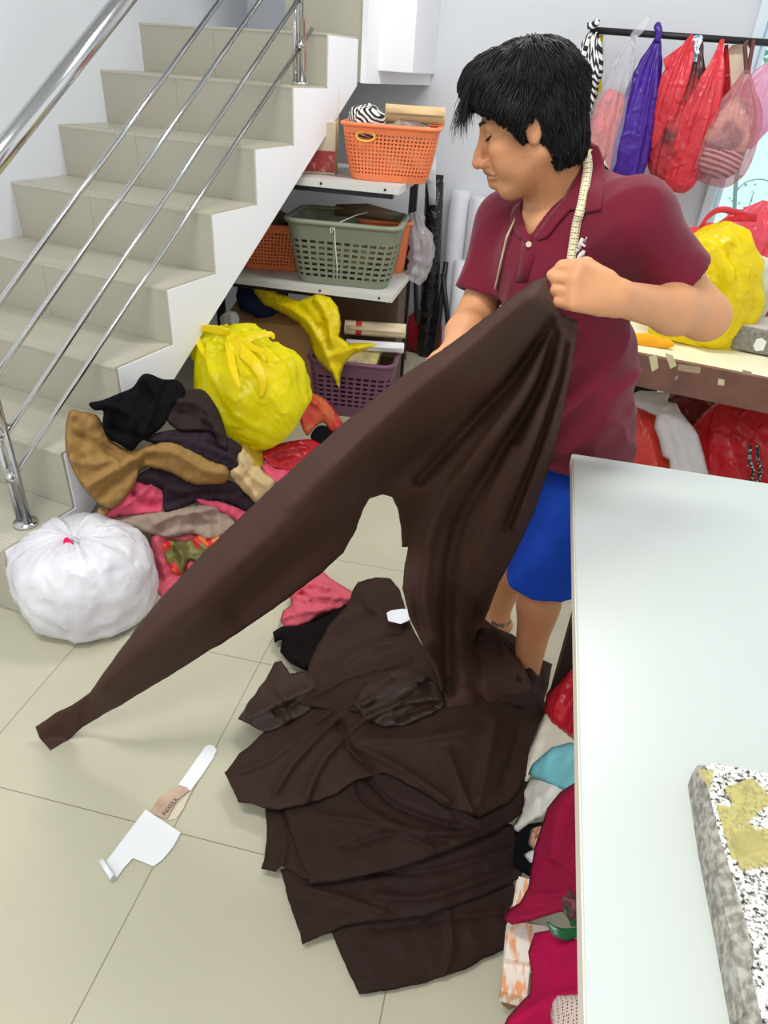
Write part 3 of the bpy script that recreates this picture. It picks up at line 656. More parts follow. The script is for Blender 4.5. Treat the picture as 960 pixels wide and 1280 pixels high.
for i, (x, y, h_, r, lb) in enumerate(((-.475, 4.50, 1.0, .062, 'white wrapped roll leaning on the wall just behind the black roll'), (-.34, 4.46, .98, .075, 'thick white wrapped roll on the wall, nearest the man\'s sleeve'), (-.415, 4.40, .62, .045, 'short grey white roll standing in front of the two tall white ones'))):
    tag(loft('fabric_roll', [(x, y - .04, .002), (x, y - .035, .05), (x - .01, y + .0, h_ * .6), (x - .018, y + .03, h_), (x - .018, y + .03, h_ + .01)], [(r * .95, r * .95), (r, r), (r, r), (r * .95, r * .9), (r * .6, r * .6)], WR, None, 26, noise=.008, nscale=7, seed=i * 3.0), lb, 'fabric roll', 'white rolls against the back wall')
# black easel-like stand behind the rolls
b = thing('folding_stand', 'black folding stand leaning behind the rolls', 'stand', (-.5, 4.5, 0))
for p in (((-.53, 4.33, 0), (-.52, 4.38, .62)), ((-.43, 4.33, .12), (-.53, 4.36, .55)), ((-.72, 4.28, .0), (-.745, 4.3, .62))): q = MB(); q.tube(p, .016, 8); q.build('leg', BLACKMETAL, b, True)

# ================================================================== bags, hanging bags, clothes
def bagpx(name, pts, m, parent=None, n=84, depth=.8, pleat=(), rid=.008, noise=.007, nscale=9, seed=0.0, cap=True, sm=8, crease=.05):
    """bag lofted along an axis; pts rows: (px, py, Y, half width in px). pleat=(count, amplitude at each row)"""
    A = catmull(np.array(pts, float), sm); P = Py(A[:, 0], A[:, 1], A[:, 2]); r = np.maximum(A[:, 3], .4) / sc(P)
    view = nrm(P.mean(0) - CAMP); am = None
    if pleat:
        pa = catmull(np.stack([np.array(pleat[1], float)] * 2, 1), sm)[:, 0]; ph = np.random.default_rng(int(seed * 7) + 1).uniform(0, 6.28, 6); c = pleat[0]
        am = lambda i, th: 1 + pa[i] * (.55 * (1 - 2 * np.abs(np.sin(.5 * (c * th + ph[0] + .05 * i))) ** .8) + .35 * (1 - 2 * np.abs(np.sin(.5 * ((c * 2 + 1) * th + ph[1] - .04 * i))) ** .8) + .35 * np.sin((c - 2) * th + ph[2] - .05 * i))
    V, Fc = loft_vf(P, np.stack([r * depth, r], 1), n, cap, view, am)
    k = len(P); cen = np.repeat(P, n, 0); d = V - cen; L_ = np.linalg.norm(d, axis=1, keepdims=True); d = d / (L_ + 1e-9); f = np.clip(L_[:, 0] / (r.max() * .6), .1, 1)
    V = V + d * (f * (noise * fbm(V * nscale + seed) + rid * ridged(V * nscale * 1.6 + seed * 2 + 4)))[:, None]
    if crease:
        th = np.tile(np.linspace(0, 2 * np.pi, n, endpoint=False), k); tt = np.repeat(np.linspace(0, 1, k), n)
        q = np.stack([np.cos(th) * 2.6, np.sin(th) * 2.6, tt * 2.2], 1); q = q + .5 * fbm(q * .9 + seed)[:, None]
        V = V + d * (crease * np.repeat(r, n) * f * (ridged(q + seed * 1.7, 3) - .2))[:, None]
    return mesh(name, V, Fc, m, parent)
def handlepx(name, pts, wpx, m, parent, th=.12):
    A = catmull(np.array(pts, float), 5); P = Py(A[:, 0], A[:, 1], A[:, 2]); wp = np.atleast_1d(np.array(wpx, float)); w = np.interp(np.linspace(0, 1, len(P)), np.linspace(0, 1, len(wp)), wp) / sc(P)
    return loft(name, P, np.stack([w * th, w], 1), m, parent, 10, True, up=nrm(P.mean(0) - CAMP), noise=.003, nscale=30)
RED = film('red_film', (250, 78, 90), transl=.4, var=.12, vscale=7)
RED2 = film('crimson_film', (206, 34, 46), transl=.35, var=.2, vscale=8)
ROSE = film('rose_film', (240, 92, 112), transl=.45, var=.06, vscale=6)
YEL = film('yellow_film', (255, 248, 16), transl=.5, clear=.12, var=.05, vscale=5)
YEL2 = film('yellow_film_dense', (250, 232, 14), transl=.45)
PURP = film('purple_film', (84, 44, 168), transl=.35, var=.12, vscale=9)
WFILM = film('white_bag_film', (232, 236, 242), transl=.3, rough=.35, var=.04, vscale=8)
CLEAR = film('clear_film', (244, 244, 248), transl=.10, clear=.78, rough=.12)
PINKF = film('pink_film', (250, 200, 226), transl=.4, clear=.2)

# --- rod and hanging bags
YR = 4.3
rod = thing('hanging_rod', 'black rod along the wall that carries the row of hanging bags', 'rod', Py(745, 38, YR))
MB().tube([Py(738, 37.5, YR), Py(1010, 57, YR)], .015, 14).build('pipe', BLACKMETAL, rod, True)
for px in (752, 1000): MB().tube([Py(px, 38.5 + (px - 745) * .067, YR), Py(px, 38.5 + (px - 745) * .067, YW + .01)], .009, 10).build('bracket', BLACKMETAL, rod, True)
GH_ = 'bags hanging from the black rod'
def hang(label, cat, pts, m, top=None, **k):
    a = np.array(pts[0], float); t = thing('hanging_bag', label, cat, Py(a[0], a[1], a[2]), GH_); k.setdefault('rid', .003); k.setdefault('crease', .08); bagpx('pouch', pts, m, t, **k); return t
ZEB2 = stripes('bold_striped_film', (24, 24, 26), (232, 232, 232), 20, (.2, .5, .95), 1.2)
t = hang('black and white striped cloth bag knotted at the left end of the rod', 'bag', [(743, 34, YR, 3), (742, 42, YR, 5), (739, 56, YR - .02, 9), (733, 85, YR - .02, 15), (727, 115, YR, 16), (722, 150, YR, 15), (719, 175, YR, 8)], ZEB2, pleat=(7, (.3, .5, .5, .35, .2, .12, 0)), seed=1)
handlepx('knot', [(734, 33, YR - .03), (742, 31, YR - .03), (748, 26, YR - .02)], 4, ZEB2, t, .8)
hang('yellow bag hanging behind the striped bag', 'bag', [(752, 44, YR + .04, 2), (748, 70, YR + .06, 3), (743, 100, YR + .08, 8), (736, 150, YR + .08, 9), (729, 200, YR + .06, 8), (728, 214, YR + .06, 4)], YEL2, pleat=(5, (.3, .4, .3, .2, .1, 0)), seed=2)
t = hang('clear plastic bag holding pink cloth, between the striped and the purple bag', 'bag', [(791, 47, YR - .03, 3), (787, 60, YR - .04, 6), (779, 85, YR - .05, 12), (768, 120, YR - .05, 19), (757, 160, YR - .05, 24), (748, 200, YR - .05, 24), (742, 228, YR - .05, 16)], CLEAR, pleat=(9, (.3, .4, .4, .25, .12, .1, 0)), seed=3)
bagpx('pink_cloth', [(771, 114, YR - .05, 8), (767, 124, YR - .05, 14), (757, 160, YR - .05, 18), (748, 200, YR - .05, 18), (744, 220, YR - .05, 8)], mat('pink_satin', (222, 92, 90), rough=.3, var=.25, vscale=20, bump=.8, bscale=60, bdist=.01), t, pleat=(8, (.1, .15, .12, .1, .1)), rid=.004, seed=4)
handlepx('bow', [(790, 47, YR - .05), (800, 36, YR - .06), (811, 20, YR - .04)], [4, 6, 3], CLEAR, t); handlepx('bow', [(788, 52, YR - .06), (797, 60, YR - .07), (796, 47, YR - .07), (789, 46, YR - .06)], 2.2, CLEAR, t, .8)
t = hang('purple plastic bag hanging between the clear bag and the red ones', 'bag', [(822, 49, YR - .03, 3.5), (819, 60, YR - .04, 6), (811, 85, YR - .05, 12), (802, 120, YR - .06, 18), (794, 155, YR - .06, 21), (786, 190, YR - .06, 22), (780, 218, YR - .05, 19), (778, 226, YR - .05, 8)], PURP, pleat=(8, (.2, .4, .35, .22, .12, .1, .08, 0)), seed=5)
handlepx('knot_tail', [(821, 52, YR - .05), (824, 40, YR - .05), (822, 33, YR - .04), (825, 28, YR - .04)], [4, 4, 5, 2], PURP, t, .6)
t = hang('slim red bag with a pointed lower end, just right of the purple bag', 'bag', [(866, 46, YR - .03, 4), (861, 56, YR - .05, 6), (852, 78, YR - .07, 12), (842, 105, YR - .08, 15), (832, 140, YR - .08, 14), (824, 168, YR - .08, 9), (816, 186, YR - .08, 2.5)], RED, pleat=(6, (.2, .4, .4, .25, .15, .1, 0)), seed=6)
o = relief('ear', [(862, 50), (845, 62), (829, 74), (831, 84), (836, 88), (848, 78), (860, 64)], rbfsurf([(845, 60, YR - .06), (830, 80, YR - .1), (862, 52, YR - .05), (850, 80, YR - .07)], 'y'), RED, t, step=3, thick=.002, edge=4, edrop=.005)
t = hang('red see-through bag of brown cloth tied with a blue ribbon', 'bag', [(874, 50, YR - .0, 4), (870, 64, YR - .02, 8), (863, 95, YR - .03, 15), (853, 130, YR - .04, 20), (842, 170, YR - .05, 23), (832, 205, YR - .05, 20), (827, 224, YR - .05, 10)], film('red_brown_film', (206, 66, 76), transl=.3, rgb2=(92, 60, 58), vscale=5, thr=(.46, .6)), pleat=(7, (.2, .4, .35, .2, .12, .1, 0)), seed=7)
handlepx('ribbon', [(868, 78, YR - .06), (871, 60, YR - .06), (876, 48, YR - .05), (868, 50, YR - .05), (872, 68, YR - .07)], 3, mat('blue_ribbon', (90, 140, 190), rough=.6, rgb2=(230, 236, 240), vscale=90, thr=(.45, .5)), t, .5)
t = hang('long bright red bag, third of the red ones along the rod', 'bag', [(903, 50, YR - .03, 2.5), (899, 64, YR - .05, 4), (895, 82, YR - .07, 8), (885, 115, YR - .08, 16), (873, 155, YR - .09, 21), (860, 195, YR - .09, 21), (849, 228, YR - .08, 17), (845, 240, YR - .08, 8)], RED, pleat=(6, (.2, .3, .4, .22, .15, .12, .1, 0)), seed=8)
hang('dark red bag hanging half hidden behind the long bright red bag', 'bag', [(908, 56, YR + .03, 2), (906, 90, YR + .04, 5), (899, 130, YR + .04, 13), (888, 165, YR + .03, 19), (876, 200, YR + .02, 19), (868, 222, YR + .02, 9)], RED2, pleat=(6, (.2, .3, .25, .2, .1, 0)), seed=9)
hang('small cream paper bag hanging behind the clear bag at the window', 'bag', [(918, 56, YR + .04, 3), (918, 66, YR + .06, 13), (913, 90, YR + .07, 15), (908, 116, YR + .07, 14), (906, 122, YR + .07, 8)], mat('cream_paper', (232, 222, 196), rough=.6, rgb2=(214, 188, 120), vscale=10, thr=(.5, .6)), pleat=(4, (.3, .1, .1, .1, 0)), depth=.4, seed=10)
t = hang('clear bag of striped and grey cloth with brown twisted handles by the window', 'bag', [(934, 88, YR - .08, 4), (927, 112, YR - .10, 12), (919, 140, YR - .12, 25), (908, 175, YR - .13, 32), (897, 208, YR - .12, 31), (888, 228, YR - .11, 18)], film('clear_pink_film', (238, 190, 196), transl=.10, clear=.76, rough=.12), pleat=(9, (.2, .35, .2, .12, .1, 0)), seed=11)
bagpx('grey_cloth', [(924, 122, YR - .11, 7), (917, 142, YR - .12, 16), (908, 172, YR - .13, 25), (903, 188, YR - .13, 22)], mat('grey_cream_cloth', (214, 196, 168), rough=.7, rgb2=(128, 104, 100), vscale=9, thr=(.42, .56)), t, rid=.005, seed=12)
bagpx('striped_cloth', [(905, 178, YR - .13, 18), (900, 196, YR - .13, 25), (894, 212, YR - .12, 22), (890, 221, YR - .12, 10)], stripes('maroon_stripes', (84, 30, 44), (226, 196, 190), 14, (.3, 1.3, .2), 2.5, .45), t, rid=.004, seed=13)
for dx in (-3, 3): handlepx('handle', [(934 + dx * .3, 92, YR - .08), (935 + dx, 72, YR - .06), (936 + dx * 1.6, 58, YR - .05), (938 + dx, 52, YR + .0), (940, 60, YR + .02)], 2.6, mat('brown_cord', (104, 58, 52), rough=.7), t, .9)
hang('pale pink plastic bag at the right end of the rod, against the window', 'bag', [(985, 60, YR - .02, 3), (972, 82, YR - .04, 10), (955, 110, YR - .05, 18), (948, 135, YR - .05, 20), (940, 165, YR - .05, 14), (934, 186, YR - .05, 5)], PINKF, pleat=(6, (.2, .3, .3, .2, .15, 0)), depth=.5, seed=14)
# shrub outside the window
ol = thing('window_shrub', 'thin leafy shrub growing outside the window', 'shrub', (1.6, 5.3, 0))
b = MB(); YO = 5.35
for pts, w in (([(915, 330, YO), (918, 260, YO), (922, 215, YO), (940, 165, YO), (960, 130, YO)], 2.6), ([(920, 240, YO), (932, 228, YO), (950, 224, YO), (965, 228, YO)], .7), ([(930, 300, YO), (935, 265, YO), (942, 240, YO)], .6)):
    A = catmull(np.array(pts, float), 5); P = Py(A[:, 0], A[:, 1], A[:, 2]); b.tube(P, w / 200, 6)
b.build('stem', mat('grey_stem', (150, 166, 152), rough=.8), ol, True)
lv = MB(); r_ = np.random.default_rng(5)
for i in range(100):
    if i < 30: px, py = r_.normal((928, 248), (9, 16))
    else: px, py = r_.normal((952, 92), (13, 22))
    c = Py(px, py, YO + r_.uniform(-.15, .15)); a = nrm(r_.normal(size=3)); n_ = nrm(np.cross(a, r_.normal(size=3))); L_ = r_.uniform(.03, .06) if i < 30 else r_.uniform(.05, .1)
    lv.add([c, c + a * L_ * .5 + n_ * L_ * .22, c + a * L_, c + a * L_ * .5 - n_ * L_ * .22], [(0, 1, 2, 3)])
o = lv.build('foliage', mat('pale_leaf', (134, 190, 150), rough=.6, transl=.3), ol); o['kind'] = 'stuff'

# --- things on the counter
def grp(name, label, cat, base, group=None): return thing(name, label, cat, base, group)
t = grp('plastic_bag', 'large rose red plastic bag with loop handles on the counter by the window', 'bag', Py(915, 350, 3.25))
bagpx('pouch', [(912, 403, 3.2, 26), (914, 392, 3.22, 44), (918, 362, 3.24, 50), (928, 325, 3.25, 48), (942, 294, 3.28, 36), (953, 268, 3.3, 18), (960, 252, 3.3, 6)], ROSE, t, pleat=(7, (0, .03, .05, .1, .2, .3, .2)), crease=.10, seed=20, rid=.012)
handlepx('handle', [(876, 284, 3.12), (886, 270, 3.1), (900, 262, 3.08), (918, 265, 3.1), (940, 272, 3.14)], [2.5, 3, 4, 4, 5], ROSE, t, .4); handlepx('handle', [(894, 286, 3.06), (905, 277, 3.06), (922, 273, 3.08), (945, 272, 3.12)], [2.5, 3, 4, 5], RED2, t, .4)
t = grp('plastic_bag', 'bright red plastic bag showing between the rose bag and the yellow bag', 'bag', Py(880, 300, 3.1))
bagpx('pouch', [(880, 403, 3.2, 16), (880, 385, 3.22, 28), (880, 330, 3.22, 32), (882, 308, 3.22, 31), (886, 296, 3.2, 24), (888, 288, 3.18, 8)], RED, t, pleat=(5, (0, .05, .1, .15, .15, .1)), crease=.10, seed=21, rid=.01)
t = grp('plastic_bag', 'bright yellow plastic bag on the counter just behind the man\'s elbow', 'bag', Py(890, 430, 2.95))
bagpx('pouch', [(854, 430, 2.94, 34), (859, 419, 2.95, 42), (882, 388, 2.97, 50), (883, 345, 2.98, 50), (872, 314, 3.0, 46), (866, 301, 3.0, 33), (864, 295, 3.0, 10)], YEL2, t, pleat=(6, (.05, .12, .14, .12, .06, .06, .05)), crease=.10, seed=22, rid=.014, noise=.02, nscale=6)
tag(bagpx('orange_cloth', [(780, 424, 2.82, 3), (800, 425, 2.80, 6), (824, 428, 2.79, 5.5), (842, 431, 2.77, 2)], fabric('orange_cloth', (238, 166, 40)), None, rid=.006), 'small orange cloth lying on the counter beside the yellow bag', 'cloth')
st = thing('stone_block', 'rough grey stone block with a white sticker on the counter corner', 'stone', Py(935, 440, 2.62))
q0 = Pz(909., 436., .752); bd = nrm(np.array([.92, -.22, 0])); bn = np.array([-bd[1], bd[0], 0]); BB = [bd, bn, ZZ]
MB().box((0, 0, 0), (.34, .22, .095), BB, q0).build('block', mat('grey_stone', (112, 108, 100), rough=.85, rgb2=(150, 146, 136), vscale=70, bump=.7, bscale=130), st, bev=.012)
MB().box((0.01, .01, .093), (.33, .21, .0975), BB, q0).build('top_face', mat('grey_stone_top', (176, 170, 164), rough=.6, rgb2=(196, 186, 180), vscale=14), st, bev=.003)
P = q0 + np.array([bd * a + bn * -.002 + ZZ * c for a, c in ((.085, .03), (.10, .012), (.125, .02), (.125, .055), (.105, .066), (.088, .058))]); solid(mesh('sticker', P, [tuple(range(6))[::-1]], mat('white_sticker', (236, 236, 232)), st, False), .001, 1)
tag(bagpx('fabric_roll', [(922, 411, 3.06, 10), (931, 394, 3.07, 19), (945, 358, 3.08, 24), (965, 330, 3.1, 24)], fabric('pale_green_cloth', (196, 204, 184)), None, rid=.004, noise=.004), 'pale grey green roll of cloth behind the stone block', 'fabric roll')

# --- under the counter
UC = 'red bags stored under the counter'
t = grp('plastic_bag', 'orange red plastic bag under the counter, left of the white cloth', 'bag', Pz(800, 640), UC)
bagpx('pouch', [(800, 650, 2.95, 50), (800, 632, 2.95, 60), (800, 590, 2.93, 60), (797, 545, 2.95, 48), (790, 515, 3.0, 30), (783, 503, 3.02, 10)], film('orange_red_film', (236, 80, 66), transl=.35, var=.12, vscale=6), t, pleat=(7, (0, .06, .1, .12, .2, .2)), crease=.10, seed=23, rid=.012)
t = grp('plastic_bag', 'dark red plastic bag tied with black cord under the counter, right of the white cloth', 'bag', Pz(920, 640), UC)
bagpx('pouch', [(930, 650, 2.92, 60), (928, 630, 2.92, 70), (925, 585, 2.9, 66), (920, 545, 2.92, 56), (912, 515, 2.95, 36), (908, 503, 2.98, 12)], RED2, t, pleat=(7, (0, .06, .1, .12, .15, .2)), crease=.10, seed=24, rid=.014)
for dx in (0, 9): handlepx('cord', [(938 + dx, 556, 2.70), (937 + dx * 1.2, 575, 2.68), (942 + dx, 588, 2.68), (938 + dx, 604, 2.68)], 2.2, mat('black_white_cord', (30, 30, 32), rough=.7, rgb2=(190, 190, 190), vscale=120, thr=(.55, .6)), t, .9)
t = grp('plastic_bag', 'deep maroon bag far back under the counter, between the other two', 'bag', Pz(860, 560), UC)
bagpx('pouch', [(860, 600, 3.25, 50), (860, 560, 3.25, 58), (856, 520, 3.27, 46), (850, 498, 3.28, 26), (848, 490, 3.28, 8)], film('maroon_film', (120, 16, 26), transl=.25), t, pleat=(6, (0, .06, .1, .1, .1)), crease=.10, seed=25, rid=.012)
o = relief('white_cloth', [(786, 494), (800, 488), (822, 490), (838, 490), (834, 502), (846, 505), (852, 517), (868, 535), (874, 545), (886, 592), (860, 600), (838, 600), (836, 575), (828, 570), (824, 552), (818, 535), (820, 520), (806, 513), (792, 508)], rbfsurf([(790, 500, 2.90), (835, 495, 2.88), (830, 520, 2.78), (860, 560, 2.72), (850, 600, 2.68), (880, 590, 2.7), (825, 560, 2.74), (868, 540, 2.74)], 'y'), fabric('white_cotton', (206, 200, 202), var=.05), None, step=3, thick=.003, edge=7, edrop=.02, rid=.006, nscale=14, folds=[([(832, 510), (845, 545), (855, 595)], 4, .012), ([(845, 520), (862, 560), (872, 595)], 4, .010), ([(795, 500), (815, 505), (835, 508)], 3, .01), ([(840, 500), (825, 515), (835, 520)], 3, .014)], jit=1.0)
tag(o, 'twisted white cloth hanging between the red bags under the counter', 'cloth')
tag(bagpx('straw_bundle', [(752, 590, 2.75, 8), (758, 575, 2.76, 9), (764, 560, 2.78, 4)], mat('straw', (190, 170, 110), rough=.8, var=.2, vscale=60), None), 'straw coloured bundle below the orange red bag', 'bundle')
tag(bagpx('black_bag', [(765, 520, 3.2, 12), (780, 500, 3.2, 22), (800, 492, 3.2, 24), (820, 490, 3.2, 14)], film('black_film', (20, 20, 24), transl=.05), None, rid=.008), 'black plastic bag in the dark under the left of the counter', 'bag')

# --- red bag on the floor at the back
t = grp('plastic_bag', 'red plastic bag on the floor by the back wall, behind the black roll', 'bag', (-.6, 4.45, 0))
loft('pouch', [(-.60, 4.50, .003), (-.60, 4.50, .02), (-.60, 4.50, .10), (-.60, 4.5, .2), (-.60, 4.50, .26), (-.60, 4.5, .285)], [(.06, .15), (.09, .175), (.10, .19), (.09, .155), (.05, .09), (.01, .02)], film('wine_film', (170, 36, 48), transl=.3), t, 36, up=(0, 1, 0), rid=.008, noise=.01, nscale=9)
# clear film bundle hanging at the shelf's right end
t = grp('film_bundle', 'clear plastic film bunched at the right end of the lower shelf', 'plastic film', Py(525, 350, 3.75))
bagpx('film', [(517, 268, 3.85, 5), (520, 285, 3.82, 9), (526, 310, 3.80, 11), (523, 335, 3.78, 9), (515, 352, 3.76, 6)], film('grey_clear_film', (220, 214, 218), transl=.15, clear=.55, rough=.12, bump=1), t, pleat=(5, (.3, .3, .3, .3, .3)), rid=.02, seed=26)
wad('plastic_film', 'crumpled clear film lying on top of the cardboard box', 'plastic film', Py(288, 402, 3.28), (.035, .03, .04), film('clear_white', (228, 228, 224), transl=.3, clear=.3, rough=.15), seed=4)
wad('dark_jeans', 'dark navy jeans bundled above the cardboard box under the stairs', 'clothes', (-1.42, 3.58, .52), (.12, .12, .11), fabric('navy_denim', (36, 48, 82)), rid=.02, seed=6)
# --- yellow bags
t = grp('plastic_bag', 'full yellow plastic bag with knotted top sitting on the heap of clothes', 'bag', Py(322, 545, 2.5), 'yellow bags by the stairs')
ybp = [(360, 541, 2.42, 16), (352, 533, 2.42, 40), (332, 510, 2.45, 60), (311, 484, 2.48, 63), (297, 458, 2.52, 53), (289, 438, 2.55, 43), (284, 423, 2.57, 37), (282, 414, 2.57, 28), (281, 411, 2.57, 8)]
bagpx('pouch', ybp, YEL, t, pleat=(12, (0, .04, .07, .09, .12, .17, .22, .25, .2)), rid=.005, noise=.016, crease=.11, n=120, seed=30)
bagpx('contents', [(350, 532, 2.43, 24), (331, 511, 2.46, 52), (311, 486, 2.49, 55), (298, 462, 2.53, 42), (291, 446, 2.56, 22)], mat('beige_scraps', (232, 204, 110), rough=.8, rgb2=(176, 140, 80), vscale=9, thr=(.4, .62)), t, rid=.016, seed=31)
for p, w in (([(243, 416, 2.5), (255, 411, 2.48), (272, 413, 2.46), (288, 417, 2.46)], [3, 5, 7, 6]), ([(284, 418, 2.46), (300, 428, 2.44), (318, 421, 2.46), (338, 418, 2.48), (342, 424, 2.48)], [6, 7, 5, 4, 2]), ([(290, 424, 2.44), (303, 440, 2.40), (318, 455, 2.36), (328, 475, 2.33), (326, 497, 2.31)], [9, 9, 8, 6, 2]), ([(246, 416, 2.48), (250, 432, 2.44), (262, 452, 2.38), (270, 470, 2.34)], [3, 4, 4, 1.5]), ([(296, 424, 2.44), (312, 433, 2.42), (326, 440, 2.41), (332, 452, 2.40)], [6, 5, 4, 2]), ([(285, 425, 2.44), (291, 460, 2.33), (300, 485, 2.27)], [5, 5, 1.5])):
    handlepx('knot', p, w, YEL2, t, .09)
t = grp('plastic_bag', 'empty yellow plastic bag draped from the box over the purple basket', 'bag', Py(400, 420, 3.2), 'yellow bags by the stairs')
ysurf = rbfsurf([(315, 350, 3.42), (345, 375, 3.36), (380, 385, 3.26), (410, 385, 3.24), (420, 420, 3.18), (400, 440, 3.18), (425, 470, 3.15), (465, 432, 3.2), (330, 365, 3.38)], 'y')
relief('film', [(311, 346), (322, 343), (332, 354), (348, 366), (372, 376), (384, 372), (396, 367), (412, 371), (423, 384), (426, 404), (423, 420), (436, 430), (455, 428), (472, 430), (462, 435), (444, 442), (430, 455), (425, 470), (424, 487), (419, 478), (413, 465), (398, 452), (390, 436), (386, 420), (372, 402), (352, 391), (330, 381), (318, 366)], ysurf, YEL2, t, step=3, thick=.0025, edge=9, edrop=.03, rid=.012, nscale=12, folds=[([(318, 352), (350, 378), (385, 400), (405, 440), (422, 480)], 5, .03), ([(395, 372), (408, 395), (415, 430)], 4, .025), ([(340, 372), (375, 385), (395, 410)], 4, -.02), ([(410, 445), (435, 438), (465, 432)], 4, .02)], jit=1.5, seed=2)

# --- white bag by the lowest step
wbc = Pz(120., 757.); t = grp('plastic_bag', 'round white plastic bag gathered at the top beside the lowest step', 'bag', wbc)
prof = [(.150, .002), (.188, .02), (.203, .07), (.208, .13), (.200, .19), (.172, .238), (.12, .268), (.06, .272), (.02, .262), (.006, .252)]
prof = catmull(np.array(prof), 4); pth = np.array([(wbc[0] - .03 * z / .27, wbc[1] + .01 * z, z) for r, z in prof])
phs = rng.uniform(0, 6.28, 8)
th = np.linspace(0, 2 * np.pi, 120, endpoint=False); V = []
for i, (r, z) in enumerate(prof):
    u = i / len(prof); ap = .10 * max(0, (u - .45) / .55) ** 1.5; wv = np.sin(13 * th + phs[0] + 2 * u) + .6 * np.sin(21 * th + phs[1]) + .5 * np.sin(7 * th + phs[2] - 3 * u)
    rr = r * (1 + ap * .6 * wv); zz = z + .014 * wv * max(0, (u - .5) / .5) * min(1, r / .08)
    V.append(np.stack([pth[i, 0] + rr * np.cos(th), pth[i, 1] + rr * np.sin(th), np.full(120, 1.0) * zz], 1))
V = np.concatenate(V); k = len(prof); Fc = [(i * 120 + j, i * 120 + (j + 1) % 120, (i + 1) * 120 + (j + 1) % 120, (i + 1) * 120 + j) for i in range(k - 1) for j in range(120)] + [tuple(range(120))[::-1]]
c = np.array([wbc[0], wbc[1], .13]); d = V - c; d /= np.linalg.norm(d, axis=1, keepdims=True)
fz = np.clip(V[:, 2] / .04, 0, 1); V = V + d * (fz * (.010 * fbm(V * 7) + .008 * ridged(V * np.array([8, 8, 15.]) + 3) + .009 * (ridged(np.stack([(V[:, 0] - c[0]) / np.hypot(V[:, 0] - c[0], V[:, 1] - c[1] + 1e-6) * 2.4, (V[:, 1] - c[1]) / np.hypot(V[:, 0] - c[0], V[:, 1] - c[1] + 1e-6) * 2.4, V[:, 2] * 8 + .5 * fbm(V * 9)], 1), 3) - .2)))[:, None]
mesh('pouch', V, Fc, film('white_bag', (250, 251, 255), transl=.2, clear=.08, rough=.3, bump=.6, rgb2=(228, 226, 232), vscale=5, thr=(.4, .7)), t)
tp = np.array([wbc[0] - .03, wbc[1], .258])
loft('gathered_neck', [tp + (0, 0, -.02), tp + (0.0, 0, .0), tp + (.012, -.006, .018), tp + (.03, -.015, .022)], [(.018, .018), (.012, .010), (.016, .010), (.02, .006)], WFILM, t, 20, noise=.006, nscale=50)
loft('contents', [(wbc[0], wbc[1], .01), (wbc[0], wbc[1], .1), (wbc[0] - .01, wbc[1], .2), (wbc[0] - .02, wbc[1], .24)], [(.13, .13), (.175, .175), (.15, .15), (.06, .06)], mat('bag_contents', (246, 240, 240), rough=.8, rgb2=(214, 206, 210), vscale=7, thr=(.45, .65)), t, 30, rid=.012, noise=.01)
pk = Pz(86., 681., .272); MB().tube([pk + (-.022, .0, -.022), pk + (0, 0, .004), pk + (.026, -.004, -.014)], [(.018, .010), (.026, .013), (.014, .008)], 8).build('pink_scrap', fabric('hot_pink', (224, 30, 90)), t, True)
q = Pz(99., 688., .270); MB().tube([q + (-.01, 0, -.006), q + (.012, -.006, .002), q + (.03, -.008, -.008)], [(.008, .005), (.011, .006), (.008, .004)], 8).build('dark_scrap', fabric('dark_scrap', (34, 34, 36)), t, True)
q = Pz(132., 687., .255); MB().tube([q + (-.012, .01, -.004), q + (.008, -.002, .001), q + (.014, -.02, -.008)], [(.003, .002), (.006, .003), (.004, .002)], 8).build('dark_scrap', fabric('dark_scrap', (34, 34, 36)), t, True)

# --- heap of clothes against the stairs
HS = rbfsurf([(85, 520, 1.78), (95, 600, 1.72), (130, 640, 1.74), (180, 472, 2.10), (130, 505, 1.9), (230, 495, 2.22), (270, 530, 2.26), (210, 560, 2.02), (300, 575, 2.22), (340, 605, 2.26), (200, 620, 1.92), (260, 615, 2.08), (320, 640, 2.18), (150, 655, 1.78), (220, 660, 1.88), (290, 660, 2.08), (190, 680, 1.80), (205, 745, 1.74), (260, 715, 1.81), (300, 700, 1.90), (240, 690, 1.88), (350, 580, 2.42), (400, 520, 2.78), (430, 530, 2.9), (340, 560, 2.48), (385, 585, 2.5)], 'y')
HG = 'clothes heaped beside the stairs'
def garment(name, label, o, m, folds=(), lift=0.0, cat='clothes', **k):
    folds = [(f[0], f[1], f[2] * 1.5) for f in folds]
    k.setdefault('step', 2.8); k.setdefault('rid', .011); k.setdefault('noise', .012); k.setdefault('crk', .0035); k.setdefault('nscale', 17); k.setdefault('edge', 7); k.setdefault('edrop', .016); k.setdefault('smooth_outline', 3); k.setdefault('sharp', True); k.setdefault('thick', .005)
    return tag(relief(name, o, HS, m, None, folds=folds, lift=lift, **k), label, cat, HG)
F_BLACK = fabric('black_cloth', (19, 19, 22), spec=.05); F_DP = fabric('aubergine_cloth', (48, 38, 46)); F_TAN = fabric('tan_cotton', (152, 119, 70)); F_PINK = fabric('pink_cotton', (208, 84, 108)); F_GB = fabric('greige_cloth', (158, 140, 126))
garment('pink_trousers', 'dusty pink cloth at the bottom of the heap beside the white bag', [(189, 668), (212, 664), (240, 664), (262, 672), (300, 672), (320, 690), (290, 720), (262, 712), (236, 736), (212, 750), (197, 738), (190, 705)], fabric('dusty_pink', (204, 92, 108)), [([(195, 675), (203, 705), (212, 742)], 5, .02), ([(215, 690), (228, 715), (240, 722)], 5, -.015)], .0, seed=1)
PRINT = bpy.data.materials.new('printed_cloth'); PRINT.use_nodes = True
